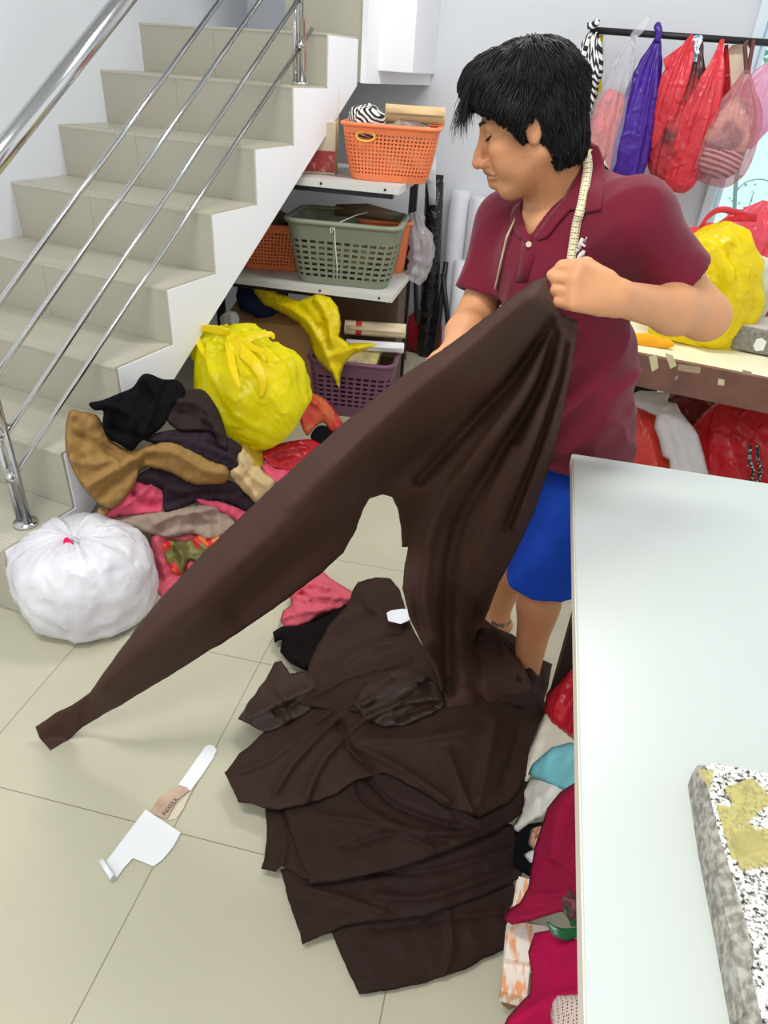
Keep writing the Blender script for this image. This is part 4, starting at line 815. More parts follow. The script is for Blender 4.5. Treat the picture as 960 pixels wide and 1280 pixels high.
_N, _L = PRINT.node_tree.nodes, PRINT.node_tree.links; _c = _N.new('ShaderNodeTexCoord'); _v = _N.new('ShaderNodeTexNoise'); _v.inputs['Scale'].default_value = 9; _v.inputs['Detail'].default_value = 1; _r = _N.new('ShaderNodeValToRGB'); _r.color_ramp.interpolation = 'CONSTANT'
_e = _r.color_ramp.elements; _e[0].color = lin((94, 92, 40)); _e[0].position = 0; _e[1].color = lin((120, 116, 50)); _e[1].position = .42
for p_, c_ in ((.5, (214, 48, 50)), (.57, (226, 128, 60)), (.63, (226, 214, 140)), (.7, (90, 110, 60))): _q = _e.new(p_); _q.color = lin(c_)
_L.new(_c.outputs['Object'], _v.inputs[0]); _L.new(_v.outputs[0], _r.inputs[0]); _L.new(_r.outputs[0], _N['Principled BSDF'].inputs[0]); _N['Principled BSDF'].inputs['Roughness'].default_value = .5
garment('printed_cloth', 'flower printed green and red cloth on the pink cloth of the heap', [(203, 680), (214, 674), (232, 676), (250, 668), (282, 668), (300, 680), (282, 702), (258, 712), (238, 700), (228, 718), (216, 716), (206, 700)], PRINT, [([(215, 680), (228, 695), (226, 712)], 4, .015), ([(245, 675), (262, 690), (262, 705)], 5, .02)], .025, seed=2, rid=.006)
garment('greige_cloth', 'greige cloth bundled in the heap just above the printed cloth', [(138, 655), (165, 645), (205, 638), (240, 632), (266, 630), (290, 640), (296, 656), (280, 668), (262, 675), (240, 668), (215, 672), (190, 668), (165, 662)], F_GB, [([(195, 655), (215, 645), (245, 640), (268, 636)], 4, .02), ([(200, 664), (235, 655), (270, 655)], 4, -.012), ([(250, 640), (262, 655), (262, 670)], 4, .012)], .03, seed=3)
garment('pink_cloth', 'bright pink cloth peeping out below the tan trousers', [(133, 646), (150, 625), (160, 610), (176, 598), (204, 598), (207, 638), (180, 643), (160, 645)], F_PINK, [([(165, 615), (178, 628), (196, 632)], 5, -.02), ([(150, 635), (170, 622), (190, 605)], 4, .012)], .025, seed=4)
garment('pink_cloth', 'narrow strip of pink cloth below the dark purple garment', [(246, 624), (270, 626), (296, 634), (318, 642), (312, 658), (296, 652), (275, 640), (255, 634)], F_PINK, (), .04, seed=5)
garment('dark_purple_garment', 'dark purple garment in the heap under the tan trouser leg', [(170, 602), (178, 590), (195, 584), (215, 588), (245, 600), (285, 600), (302, 612), (322, 634), (314, 642), (296, 634), (272, 626), (246, 628), (206, 640), (202, 612)], F_DP, [([(180, 595), (200, 600), (215, 612), (250, 616)], 5, .015), ([(208, 630), (240, 618), (290, 616)], 4, -.012)], .04, seed=6)
garment('crumpled_cloth', 'crumpled cream khaki cloth at the right of the heap', [(286, 590), (295, 574), (303, 560), (316, 572), (330, 590), (344, 602), (334, 618), (322, 630), (308, 618), (296, 606)], fabric('cream_khaki', (198, 174, 128)), [([(300, 570), (312, 590), (330, 606)], 4, .015), ([(295, 590), (310, 606), (320, 622)], 4, .015), ([(318, 580), (306, 600)], 4, -.015)], .05, seed=7, rid=.01)
garment('dark_purple_garment', 'dark purple garment lying between the black jacket and the tan trousers', [(176, 548), (200, 540), (232, 536), (266, 540), (296, 552), (305, 566), (300, 584), (284, 590), (262, 580), (236, 566), (205, 558)], F_DP, [([(190, 550), (235, 550), (290, 572)], 5, .02), ([(215, 545), (260, 556), (298, 570)], 4, -.012)], .05, seed=8)
garment('tan_trousers', 'tan trousers spread across the heap, one leg over the step', [(86, 515), (104, 515), (120, 518), (130, 532), (142, 552), (164, 562), (186, 556), (206, 550), (236, 560), (262, 575), (284, 583), (284, 602), (266, 606), (240, 606), (214, 592), (192, 586), (177, 586), (168, 608), (144, 634), (124, 630), (100, 604), (82, 562)], F_TAN, [([(88, 540), (120, 555), (165, 582)], 5, -.012), ([(108, 608), (140, 590), (172, 572)], 6, .02), ([(125, 622), (150, 600), (175, 580)], 5, -.015), ([(185, 565), (215, 565), (250, 585), (280, 592)], 8, .02), ([(176, 582), (182, 572), (195, 570)], 4, -.015), ([(88, 575), (110, 580), (150, 575)], 6, .012)], .07, seed=9, edrop=.04)
garment('brown_sleeve', 'dark brown garment draped from the black jacket towards the yellow bag', [(206, 500), (222, 490), (250, 486), (264, 498), (276, 520), (284, 548), (284, 562), (274, 556), (266, 542), (250, 538), (224, 538), (208, 525)], fabric('dark_brown_cloth', (50, 40, 40)), [([(225, 500), (255, 510), (272, 540)], 5, .02), ([(215, 515), (245, 522), (262, 535)], 4, -.012)], .075, seed=10)
garment('black_jacket', 'black jacket on top of the heap, against the white stair side', [(111, 504), (128, 500), (150, 491), (166, 484), (176, 470), (186, 467), (204, 474), (222, 475), (232, 488), (228, 500), (216, 508), (206, 530), (190, 544), (176, 552), (165, 564), (150, 556), (134, 546), (128, 530), (129, 514), (118, 513)], F_BLACK, [([(130, 505), (165, 520), (160, 555)], 6, .02), ([(180, 472), (195, 500), (180, 540)], 6, .025), ([(140, 535), (170, 545)], 4, -.012), ([(210, 480), (190, 520)], 5, -.012)], .095, seed=11)
garment('olive_scrap', 'olive yellow scrap of cloth below the yellow bag', [(300, 560), (312, 552), (330, 560), (330, 582), (322, 590), (312, 578)], fabric('olive_yellow', (168, 138, 34)), (), .03, seed=12)
garment('pink_cloth', 'pink cloth on the heap beside the cream khaki cloth', [(328, 580), (350, 578), (376, 584), (372, 600), (352, 606), (336, 598)], F_PINK, (), .03, seed=13)
garment('red_bag', 'crimson plastic bag lying flat below the yellow bag', [(328, 566), (345, 556), (372, 550), (396, 550), (404, 562), (392, 580), (368, 588), (344, 584), (332, 576)], RED2, [([(340, 565), (370, 560), (395, 562)], 4, .015), ([(345, 578), (375, 574)], 4, .012)], .05, cat='bag', seed=14, rid=.012)
garment('red_bag', 'red and orange bag slumped between the yellow bag and the purple basket', [(372, 486), (388, 490), (408, 500), (422, 518), (430, 534), (416, 540), (404, 528), (392, 536), (384, 545), (376, 530), (372, 508)], film('red_orange_film', (220, 62, 56), transl=.3, rgb2=(224, 110, 60), vscale=7, thr=(.45, .6)), [([(378, 492), (402, 512), (424, 534)], 4, .02)], .05, cat='bag', seed=15, rid=.012)
garment('black_scrap', 'black cloth scrap beside the red and orange bag', [(388, 545), (398, 532), (412, 534), (420, 544), (410, 556), (396, 556)], F_BLACK, (), .045, seed=16)
garment('teal_scrap', 'small teal scrap at the right edge of the heap', [(284, 662), (296, 655), (306, 662), (296, 672)], fabric('teal_cloth', (94, 130, 120)), (), .06, seed=17)
garment('tan_scrap', 'tan cloth corner hanging beside the white bag', [(122, 636), (136, 634), (144, 648), (150, 658), (134, 660), (124, 654)], fabric('tan_cloth', (176, 140, 92)), (), .0, seed=18)

# ================================================================== brown fabric
def AZ(px, py, z): P = Pz(float(px), float(py), z); return (px, py, float((P - CAMP) @ M[:, 2]))
def AY(px, py, y): P = Py(float(px), float(py), y); return (px, py, float((P - CAMP) @ M[:, 2]))
def asurf(ctrl):
    C = [(a, b, 1.0 / d) for a, b, d in ctrl]; n = len(C); C = np.array(C)
    def ph(d): return np.where(d > 0, d * d * np.log(d + 1e-9), 0)
    Q = C[:, :2] / 300.0; K = ph(np.linalg.norm(Q[:, None] - Q[None], axis=2)) + np.eye(n) * 2e-4; Pm = np.c_[np.ones(n), Q]
    A = np.zeros((n + 3, n + 3)); A[:n, :n] = K; A[:n, n:] = Pm; A[n:, :n] = Pm.T; w = np.linalg.solve(A, np.r_[C[:, 2], 0, 0, 0])
    def dep(px, py):
        q = np.stack([px, py], 1) / 300.0; return 1.0 / (ph(np.linalg.norm(q[:, None] - Q[None], axis=2)) @ w[:n] + np.c_[np.ones(len(q)), q] @ w[n:])
    def g(px, py):
        P = Pd(px, py, dep(px, py)); e = 2.0; U = Pd(px + e, py, dep(px + e, py)) - P; V = Pd(px, py + e, dep(px, py + e)) - P
        Nn = np.cross(V, U); Nn /= np.linalg.norm(Nn, axis=1, keepdims=True); s = np.sign((Nn * (CAMP - P)).sum(1)); return P, Nn * s[:, None]
    return g
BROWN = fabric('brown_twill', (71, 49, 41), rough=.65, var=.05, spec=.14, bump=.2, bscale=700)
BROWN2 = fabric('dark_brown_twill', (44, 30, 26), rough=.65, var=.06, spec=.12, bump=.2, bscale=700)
SATIN = fabric('brown_satin', (54, 38, 32), rough=.45, var=.06, spec=.3, bump=.1)
PS = asurf([AZ(*a) for a in ((283, 968, .012), (300, 1003, .012), (330, 1085, .012), (380, 1180, .012), (450, 1243, .010), (560, 1222, .012), (640, 1182, .015), (350, 795, .03), (300, 900, .012), (345, 825, .03), (445, 728, .05), (490, 722, .06), (500, 780, .11), (400, 880, .06), (450, 950, .06), (500, 860, .11), (560, 880, .15), (600, 800, .17), (650, 805, .12), (690, 860, .07), (668, 950, .08), (560, 1000, .11), (450, 1060, .045), (550, 1100, .06), (645, 1050, .06), (420, 1120, .025), (500, 1180, .025))])
PG = 'dark brown fabric layers piled on the floor'
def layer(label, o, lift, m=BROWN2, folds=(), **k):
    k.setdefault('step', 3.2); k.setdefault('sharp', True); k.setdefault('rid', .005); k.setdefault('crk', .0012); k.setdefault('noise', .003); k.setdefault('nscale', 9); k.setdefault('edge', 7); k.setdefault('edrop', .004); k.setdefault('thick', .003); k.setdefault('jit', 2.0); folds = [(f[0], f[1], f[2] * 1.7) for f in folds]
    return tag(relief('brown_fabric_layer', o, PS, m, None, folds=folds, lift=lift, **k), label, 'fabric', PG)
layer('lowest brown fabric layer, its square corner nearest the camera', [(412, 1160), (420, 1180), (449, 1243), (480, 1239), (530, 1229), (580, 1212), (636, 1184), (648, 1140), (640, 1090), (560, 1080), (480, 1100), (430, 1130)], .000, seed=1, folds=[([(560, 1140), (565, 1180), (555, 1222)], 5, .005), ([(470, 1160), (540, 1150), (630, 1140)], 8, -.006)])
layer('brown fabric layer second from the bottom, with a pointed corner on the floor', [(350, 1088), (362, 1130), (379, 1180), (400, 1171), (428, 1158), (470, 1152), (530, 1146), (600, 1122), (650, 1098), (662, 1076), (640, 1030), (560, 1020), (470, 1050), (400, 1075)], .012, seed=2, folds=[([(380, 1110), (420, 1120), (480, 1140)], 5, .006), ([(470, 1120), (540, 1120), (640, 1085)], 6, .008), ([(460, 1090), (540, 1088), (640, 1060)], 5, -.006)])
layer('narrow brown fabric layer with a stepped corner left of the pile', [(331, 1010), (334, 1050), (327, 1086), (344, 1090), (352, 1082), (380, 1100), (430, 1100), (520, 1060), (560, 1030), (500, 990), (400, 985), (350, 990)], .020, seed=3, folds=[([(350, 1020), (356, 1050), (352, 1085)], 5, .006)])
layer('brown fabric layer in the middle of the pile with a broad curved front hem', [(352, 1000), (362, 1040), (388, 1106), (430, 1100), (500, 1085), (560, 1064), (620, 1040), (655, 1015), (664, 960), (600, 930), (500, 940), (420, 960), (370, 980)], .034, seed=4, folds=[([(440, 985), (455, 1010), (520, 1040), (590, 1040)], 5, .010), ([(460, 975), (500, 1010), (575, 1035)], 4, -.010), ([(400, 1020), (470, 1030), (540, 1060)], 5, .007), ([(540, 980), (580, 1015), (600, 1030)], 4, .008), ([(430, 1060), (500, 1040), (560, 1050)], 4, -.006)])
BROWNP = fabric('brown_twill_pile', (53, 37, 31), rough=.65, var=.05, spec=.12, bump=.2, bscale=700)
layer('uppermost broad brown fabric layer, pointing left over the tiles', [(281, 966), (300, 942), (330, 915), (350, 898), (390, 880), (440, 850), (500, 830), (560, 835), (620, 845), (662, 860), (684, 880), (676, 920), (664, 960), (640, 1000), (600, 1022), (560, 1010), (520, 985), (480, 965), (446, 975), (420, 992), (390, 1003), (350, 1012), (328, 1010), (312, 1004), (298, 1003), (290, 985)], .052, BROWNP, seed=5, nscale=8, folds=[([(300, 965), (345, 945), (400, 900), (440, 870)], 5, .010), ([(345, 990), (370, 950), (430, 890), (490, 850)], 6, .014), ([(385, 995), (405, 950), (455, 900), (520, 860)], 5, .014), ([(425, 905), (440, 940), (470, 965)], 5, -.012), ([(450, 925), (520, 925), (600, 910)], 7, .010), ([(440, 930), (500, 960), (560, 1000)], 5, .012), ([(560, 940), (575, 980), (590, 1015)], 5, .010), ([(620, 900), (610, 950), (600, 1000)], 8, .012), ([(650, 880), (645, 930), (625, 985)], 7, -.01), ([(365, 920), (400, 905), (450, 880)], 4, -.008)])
layer('brown fabric flap with a satin sheen folded out on the left of the pile', [(297, 898), (315, 872), (330, 852), (343, 828), (352, 826), (362, 842), (384, 838), (400, 850), (398, 870), (385, 890), (352, 908), (330, 915), (316, 908)], .062, SATIN, seed=6, folds=[([(310, 897), (345, 880), (390, 860)], 6, .014), ([(335, 860), (350, 880), (360, 900)], 5, .012), ([(346, 890), (368, 880)], 4, -.012)])
layer('brown fabric heaped at the back of the pile beneath the white paper scrap', [(440, 738), (447, 727), (470, 722), (488, 723), (500, 738), (508, 765), (518, 790), (540, 825), (556, 862), (540, 885), (500, 895), (450, 890), (400, 885), (372, 880), (380, 850), (392, 815), (412, 780), (432, 760)], .066, BROWNP, seed=7, folds=[([(450, 740), (470, 765), (500, 780)], 6, .014), ([(400, 850), (450, 815), (500, 800)], 7, .014), ([(390, 870), (440, 845), (510, 825)], 6, .014), ([(420, 790), (445, 770), (480, 770)], 5, -.012), ([(405, 830), (450, 800), (500, 790)], 4, -.010)])
layer('satin swirl of brown fabric in the centre of the pile', [(452, 858), (470, 838), (500, 832), (530, 842), (552, 862), (558, 880), (540, 892), (510, 905), (480, 908), (455, 900), (440, 880)], .066, SATIN, seed=8, rid=.010, nscale=14, edrop=.006, folds=[([(455, 880), (490, 860), (530, 850)], 5, .02), ([(460, 898), (500, 880), (550, 872)], 4, .018), ([(470, 870), (505, 855), (535, 858)], 3, -.014), ([(500, 900), (525, 885), (548, 882)], 3, -.012)])
layer('brown fabric swept up over the man\'s feet at the right of the pile', [(596, 790), (606, 774), (622, 786), (640, 792), (656, 806), (668, 822), (682, 826), (690, 830), (686, 856), (680, 880), (660, 885), (630, 880), (604, 850), (590, 820)], .055, BROWNP, seed=9, folds=[([(604, 790), (630, 820), (650, 850)], 6, .02), ([(620, 790), (655, 822), (670, 850)], 5, .018), ([(600, 815), (635, 845), (660, 875)], 5, -.016), ([(645, 805), (670, 832), (676, 860)], 4, -.012)])
# velvet and pink cloth at the back of the pile
tag(relief('velvet_cloth', [(341, 790), (352, 783), (372, 782), (392, 775), (412, 764), (430, 755), (445, 758), (450, 775), (430, 800), (405, 815), (400, 835), (380, 838), (362, 828), (350, 815), (352, 800), (343, 802)], PS, fabric('black_velvet', (20, 15, 15), spec=.08), None, step=4, lift=.03, rid=.008, nscale=16, noise=.006, edge=8, edrop=.03, thick=.006, folds=[([(350, 793), (380, 800), (395, 825)], 4, .014), ([(375, 785), (410, 785), (435, 770)], 4, .014)]), 'black velvet cloth wedged between the pink cloth and the brown pile', 'cloth')
PKS = asurf([AZ(352, 780, .01), AZ(445, 745, .05), AZ(395, 715, .02), AZ(400, 745, .07), AZ(370, 770, .03), AZ(375, 735, .04), AZ(430, 760, .05)])
tag(relief('pink_cloth', [(350, 775), (354, 763), (364, 757), (362, 742), (370, 730), (384, 722), (390, 714), (402, 712), (412, 722), (428, 732), (443, 741), (446, 750), (428, 762), (402, 768), (388, 778), (372, 784), (356, 784)], PKS, fabric('rose_pink_cloth', (206, 92, 108)), None, step=2.6, sharp=True, lift=.02, rid=.010, nscale=18, noise=.008, edge=9, edrop=.03, thick=.004, folds=[([(364, 745), (385, 730), (410, 735)], 4, 0.0360), ([(370, 760), (395, 745), (420, 748)], 4, 0.0360), ([(355, 772), (380, 765), (405, 762)], 4, 0.0280), ([(378, 742), (388, 750), (375, 755)], 3, -0.0400), ([(400, 728), (425, 745), (440, 748)], 3, 0.0240)]), 'pink cloth crumpled on the tiles behind the brown pile', 'cloth')
# the white paper scrap
P, _q = PS(np.array([482., 487, 500, 514, 516, 508, 499, 484]), np.array([790., 787, 785, 786, 793, 800, 804, 800])); P = P + np.array([0, -.010, .088])
tag(solid(mesh('paper_scrap', P, [tuple(range(8))[::-1]], mat('scrap_paper', (222, 226, 232), rough=.6, var=.05, vscale=60), None, False), .0012, 0), 'small white paper scrap lying on the brown fabric pile', 'paper')

# the long piece in the man's hand: one banner flung to the left, one fall down to the pile
h0 = np.array([696, 352.]); t0 = np.array([52, 922.]); dh = AY(696, 352, 1.215)[2]; dt = AZ(52, 922, .03)[2]
def along(px, py, mul=1.0):
    q = np.array([px, py]); t = np.clip((q - h0) @ (t0 - h0) / ((t0 - h0) @ (t0 - h0)), 0, 1); return (px, py, mul / ((1 - t) / dh + t / dt))
ctrl = [along(686, 345), along(600, 404, 1.0), along(500, 474, 1.0), along(330, 620), along(180, 772), along(60, 905), along(56, 934), along(110, 900), along(200, 850, 1.01), along(300, 788, 1.02), along(400, 716, 1.03), along(455, 635, 1.03),
        along(560, 470, .985), along(420, 600, .985), along(250, 755, .985),
        AY(700, 420, 1.26), AY(720, 405, 1.28), AY(712, 470, 1.32), AY(690, 570, 1.40), AY(640, 700, 1.47), AZ(606, 778, .22), AZ(600, 850, .23), AZ(655, 840, .18), AZ(556, 870, .21), AZ(650, 890, .11), AZ(575, 940, .10), AZ(620, 930, .10), AZ(600, 890, .165), AY(510, 700, 1.42), AY(500, 640, 1.36), AY(580, 600, 1.28), AY(620, 560, 1.27), AY(560, 720, 1.40), AY(600, 700, 1.42), AY(630, 480, 1.21)]
outl = [(683, 344), (664, 353), (640, 372), (600, 402), (560, 432), (500, 472), (440, 520), (385, 568), (330, 618), (255, 690), (200, 748), (170, 786), (140, 826), (112, 866), (96, 878), (70, 891), (44, 909), (49, 922), (62, 937), (90, 922), (104, 908), (150, 882), (210, 846), (255, 818), (300, 790), (355, 752), (400, 718), (430, 690), (446, 660), (454, 636), (462, 624), (478, 618), (490, 621), (497, 636), (501, 660), (503, 684), (510, 684), (506, 704), (503, 735), (511, 770), (528, 806), (545, 840), (554, 872), (556, 905), (568, 940), (600, 952), (640, 930), (664, 890), (668, 862), (650, 825), (628, 800), (606, 776), (624, 728), (645, 690), (668, 640), (690, 575), (703, 520), (713, 470), (721, 420), (722, 400), (708, 396), (694, 384), (686, 364)]
def topband(px, py):   # the sheet turns under along its lower border
    d = dist_poly(np.array([(462, 640), (430, 692), (355, 752), (255, 818), (150, 882), (80, 925)], float), np.stack([px, py], 1), False); return -.07 * np.exp(-(d / 30) ** 2)
held = relief('held_fabric', outl, asurf(ctrl), BROWN, None, step=3.6, thick=.0025, edge=12, edrop=.012, noise=.005, nscale=6, rid=.006, seed=4, jit=1.2, fn=topband, folds=[
    ([(668, 376), (610, 420), (540, 478), (470, 540), (380, 624), (300, 700), (210, 782), (130, 856)], 29, .108), ([(600, 500), (520, 575), (440, 640), (380, 695), (300, 760)], 15, -.03), ([(655, 372), (560, 452), (470, 528), (360, 632)], 7, .012), ([(540, 560), (500, 590), (470, 612)], 22, -.04), ([(420, 618), (330, 700), (230, 790)], 6, .010),
    ([(694, 400), (660, 480), (600, 562), (548, 640), (528, 730), (540, 800)], 9, 0.0570), ([(702, 415), (690, 470), (655, 560), (622, 640), (592, 740)], 9, 0.0646), ([(694, 415), (672, 488), (620, 572), (572, 660), (556, 770), (562, 860)], 9, -0.0570), ([(690, 400), (650, 462), (580, 540), (525, 600)], 8, -0.0570),
    ([(714, 420), (704, 480), (680, 560), (645, 660)], 5, 0.0342), ([(708, 430), (697, 480), (668, 570), (632, 660)], 5, -0.0342), ([(640, 560), (600, 660), (575, 760), (580, 850)], 7, 0.0304), ([(530, 690), (524, 760), (545, 820)], 6, -0.0304), ([(600, 720), (590, 790), (600, 880)], 7, -0.0304), ([(112, 870), (104, 890), (104, 906)], 5, -0.0190)])
tag(held, 'long dark brown fabric gripped by the man, one end flung across the floor', 'fabric')

# --- torn white paper and strip on the tiles
pt = thing('torn_paper', 'white cut paper on the tiles with a brown lettered ribbon under it', 'paper', Pz(185., 1050.))
PAP = mat('plain_white_paper', (232, 235, 236), rough=.6)
def flat(name, q, z, m, par, up=0.0):
    q = np.array(q, float); P = Pz(q[:, 0], q[:, 1], z); return solid(mesh(name, P, [tuple(range(len(q)))[::-1]], m, par, False), .0008, 1)
flat('paper', [(182, 1012), (226, 1041), (217, 1058), (204, 1074), (192, 1083), (177, 1077), (166, 1073), (155, 1085), (145, 1099), (132, 1078), (150, 1054)], .004, PAP, pt)
q = np.array([(144, 1099), (131, 1079)], float); a, b_ = Pz(q[:, 0], q[:, 1], .0045); side = nrm(b_ - a); out_ = np.array([side[1], -side[0], 0]) ; out_ = out_ if out_[0] < 0 else -out_
cur = [a * .0 + (a + b_) / 2 + out_ * x + ZZ * z for x, z in ((-.004, 0), (.006, .004), (.011, .011), (.008, .018), (.0, .02))]
ribbon('curled_edge', cur, .055, side, PAP, pt, .0008)
RIB = mat('brown_ribbon', (158, 128, 106), rough=.5, rgb2=(196, 172, 148), vscale=16)
rq = [(186, 1016), (197, 1000), (208, 990), (224, 983), (237, 980), (238, 987), (232, 992), (222, 1000), (216, 1010), (209, 1024)]
flat('lettered_ribbon', rq, .003, RIB, pt); flat('clear_backing', [(208, 1026), (222, 1006), (238, 990), (230, 1010), (220, 1024)], .0015, mat('pale_backing', (206, 196, 172), rough=.4), pt)
def letters(txt, p0, p1, hh, m, par, z):
    """flat lettering on the floor from pixel p0 to p1"""
    a, b_ = Pz(*map(float, p0), z), Pz(*map(float, p1), z); x = nrm(b_ - a); y = np.array([-x[1], x[0], 0])
    c = bpy.data.curves.new('lettering', 'FONT'); c.body = txt; c.size = hh; c.extrude = .0002; c.align_x = 'LEFT'
    o = bpy.data.objects.new('lettering', c); c.materials.append(m); W_ = np.linalg.norm(b_ - a) / (len(txt) * hh * .68)
    o.matrix_world = Matrix(((x[0] * W_, y[0], 0, a[0]), (x[1] * W_, y[1], 0, a[1]), (0, 0, 1, z), (0, 0, 0, 1)))
    dg = bpy.context.evaluated_depsgraph_get(); COL.objects.link(o); bpy.context.view_layer.update(); me = bpy.data.meshes.new_from_object(o.evaluated_get(bpy.context.evaluated_depsgraph_get())); mw = o.matrix_world.copy(); bpy.data.objects.remove(o); me.transform(mw); me.materials.clear(); me.materials.append(m)
    o = bpy.data.objects.new('lettering', me); return link(o, par)
letters('INIXEKX', (206, 1020), (227, 994), .017, mat('ink', (60, 46, 40)), pt, .0042)
tag(flat('paper_strip', [(223, 981), (234, 966), (245, 950), (257, 933), (262, 931), (268, 933), (271, 938), (266, 949), (252, 970), (238, 989), (233, 984)], .0035, PAP, None), 'narrow white paper strip lying on the tiles above the cut paper', 'paper')

# --- goods under the white table
US = asurf([AZ(690, 870, .22), AZ(722, 820, .32), AZ(720, 920, .30), AZ(650, 930, .10), AZ(650, 1000, .08), AZ(640, 1030, .06), AZ(722, 960, .30), AZ(722, 1060, .34), AZ(660, 1080, .12), AZ(632, 1150, .12), AZ(722, 1150, .30), AZ(640, 1240, .12), AZ(722, 1230, .32), AZ(650, 1280, .20), AZ(722, 1290, .32), AZ(740, 1100, .36), AZ(745, 900, .36), AZ(745, 1250, .36)])
def under(name, label, cat, o, m, lift=0.0, folds=(), **k):
    k.setdefault('step', 4); k.setdefault('rid', .005); k.setdefault('nscale', 14); k.setdefault('noise', .006); k.setdefault('edge', 10); k.setdefault('edrop', .02); k.setdefault('thick', .005); k.setdefault('sharp', True)
    return tag(relief(name, o, US, m, None, lift=lift, folds=folds, **k), label, cat, None)
under('cream_cloth', 'cream cloth under the table just below the red bag', 'cloth', [(682, 890), (700, 900), (730, 930), (720, 945), (690, 950), (668, 962), (655, 985), (648, 990), (650, 965), (662, 935), (674, 905)], fabric('cream_cloth', (216, 208, 190)), .0, [([(680, 900), (672, 930), (655, 975)], 5, .015)], seed=1)
under('plastic_bag', 'red plastic bag under the table next to the black table leg', 'bag', [(724, 816), (740, 815), (748, 870), (744, 935), (722, 932), (704, 918), (688, 905), (679, 890), (683, 868), (694, 850), (708, 832)], film('table_red_film', (214, 44, 58), transl=.35, var=.12, vscale=8), .02, [([(720, 830), (700, 870), (690, 900)], 6, .02), ([(735, 850), (722, 890), (722, 925)], 6, .02)], seed=2, rid=.012, edge=16, edrop=.06)
under('white_rag', 'crumpled off-white rag under the table below the cyan cloth', 'cloth', [(664, 975), (690, 972), (720, 985), (720, 1015), (690, 1010), (676, 1022), (660, 1030), (648, 1040), (638, 1038), (650, 1018), (654, 1000), (650, 988)], fabric('off_white', (214, 212, 202)), .01, [([(690, 985), (668, 1005), (645, 1032)], 4, .015), ([(665, 980), (660, 1000), (655, 1020)], 4, -.012), ([(700, 1000), (680, 1012)], 3, .012)], seed=3, rid=.01)
under('cyan_cloth', 'cyan blue cloth under the table between the cream and the magenta cloth', 'cloth', [(690, 934), (712, 928), (745, 935), (745, 985), (712, 990), (696, 984), (678, 976), (660, 968), (664, 956), (678, 944)], fabric('cyan_cloth', (122, 192, 200)), .03, [([(690, 940), (680, 960), (690, 980)], 5, .01), ([(720, 940), (705, 965)], 5, -.01)], seed=4)
under('dark_scrap', 'black scrap of cloth under the table beside the magenta cloth', 'cloth', [(640, 1040), (660, 1030), (690, 1025), (700, 1060), (690, 1100), (665, 1098), (645, 1085), (630, 1078)], F_BLACK, -.01, (), seed=5)
under('floral_scrap', 'small peach floral scrap poking out above the magenta cloth', 'cloth', [(664, 1036), (676, 1032), (684, 1040), (682, 1062), (670, 1066), (660, 1054)], mat('peach_print', (222, 170, 140), rough=.7, rgb2=(120, 60, 50), vscale=60, thr=(.5, .6)), .015, (), seed=6)
under('white_scrap', 'small white paper corner beside the peach floral scrap', 'paper', [(654, 1068), (666, 1062), (678, 1072), (672, 1082), (662, 1078)], PAP, .015, (), seed=7)
bkt = [((648, 1095), (672, 1102), (660, 1150), (640, 1145), .11), ((636, 1150), (690, 1158), (690, 1205), (632, 1198), .12), ((632, 1196), (664, 1202), (660, 1246), (628, 1238), .10)]
for i, (a, b_, c, d, z) in enumerate(bkt):
    t = thing('paper_pad', ('upper pad of orange edged papers poking out from under the magenta cloth', 'middle pad of white and orange edged papers below the magenta cloth', 'lowest short pad of papers with orange streaks near the bottom edge')[i], 'paper pad', Pz(*map(float, a), 0), 'pads of paper under the table')
    q = np.array([a, b_, c, d], float); P = Pz(q[:, 0], q[:, 1], z)
    for k_ in range(4):
        V = np.r_[P - ZZ * (.012 * k_ + .0105), P - ZZ * .012 * k_] + rng.uniform(-.002, .002, 3) * [1, 1, 0]
        mesh('sheaf', V, [(0, 1, 2, 3), (7, 6, 5, 4), (0, 4, 5, 1), (1, 5, 6, 2), (2, 6, 7, 3), (3, 7, 4, 0)], mat('sheaf_paper', (236, 226, 214), rough=.7, rgb2=(232, 160, 110), vscale=9, thr=(.52, .62), stretch=(8, 2, 2)), t, False)
    loft('packing', [P.mean(0) - ZZ * (z - .002), P.mean(0) - ZZ * .048], [(.02, .02), (.022, .02)], mat('pad_packing', (150, 110, 84)), t, 8)
MAG = fabric('magenta_cloth', (150, 24, 62), var=.08)
under('magenta_cloth', 'magenta cloth under the table with its tail over the paper pads', 'cloth', [(722, 976), (745, 975), (746, 1150), (716, 1142), (700, 1140), (680, 1146), (662, 1152), (640, 1156), (630, 1150), (634, 1138), (650, 1128), (660, 1110), (664, 1085), (668, 1060), (676, 1035), (684, 1010), (700, 990)], MAG, .05, [([(722, 985), (700, 1010), (690, 1050), (690, 1070)], 6, .02), ([(690, 1070), (720, 1090), (740, 1100)], 5, .016), ([(675, 1075), (700, 1085), (735, 1082)], 4, -.012), ([(660, 1120), (700, 1118), (735, 1105)], 6, .016), ([(650, 1140), (690, 1130), (720, 1130)], 5, -.01), ([(710, 1000), (720, 1040), (738, 1060)], 5, -.014)], seed=8)
under('magenta_cloth', 'second magenta cloth lower down, below the green leaves', 'cloth', [(668, 1166), (690, 1162), (712, 1172), (745, 1180), (748, 1300), (622, 1300), (634, 1272), (648, 1256), (662, 1242), (664, 1215), (660, 1190)], fabric('crimson_pink_cloth', (178, 20, 74), var=.08), .04, [([(670, 1180), (690, 1220), (690, 1260)], 6, .014), ([(640, 1275), (680, 1250), (720, 1240)], 6, .016)], seed=9)
lf = thing('leaf_ornament', 'glossy dark green artificial leaves between the two magenta cloths', 'ornament', Pz(705., 1150., .2))
LG = mat('dark_green_leaf', (24, 92, 52), rough=.3)
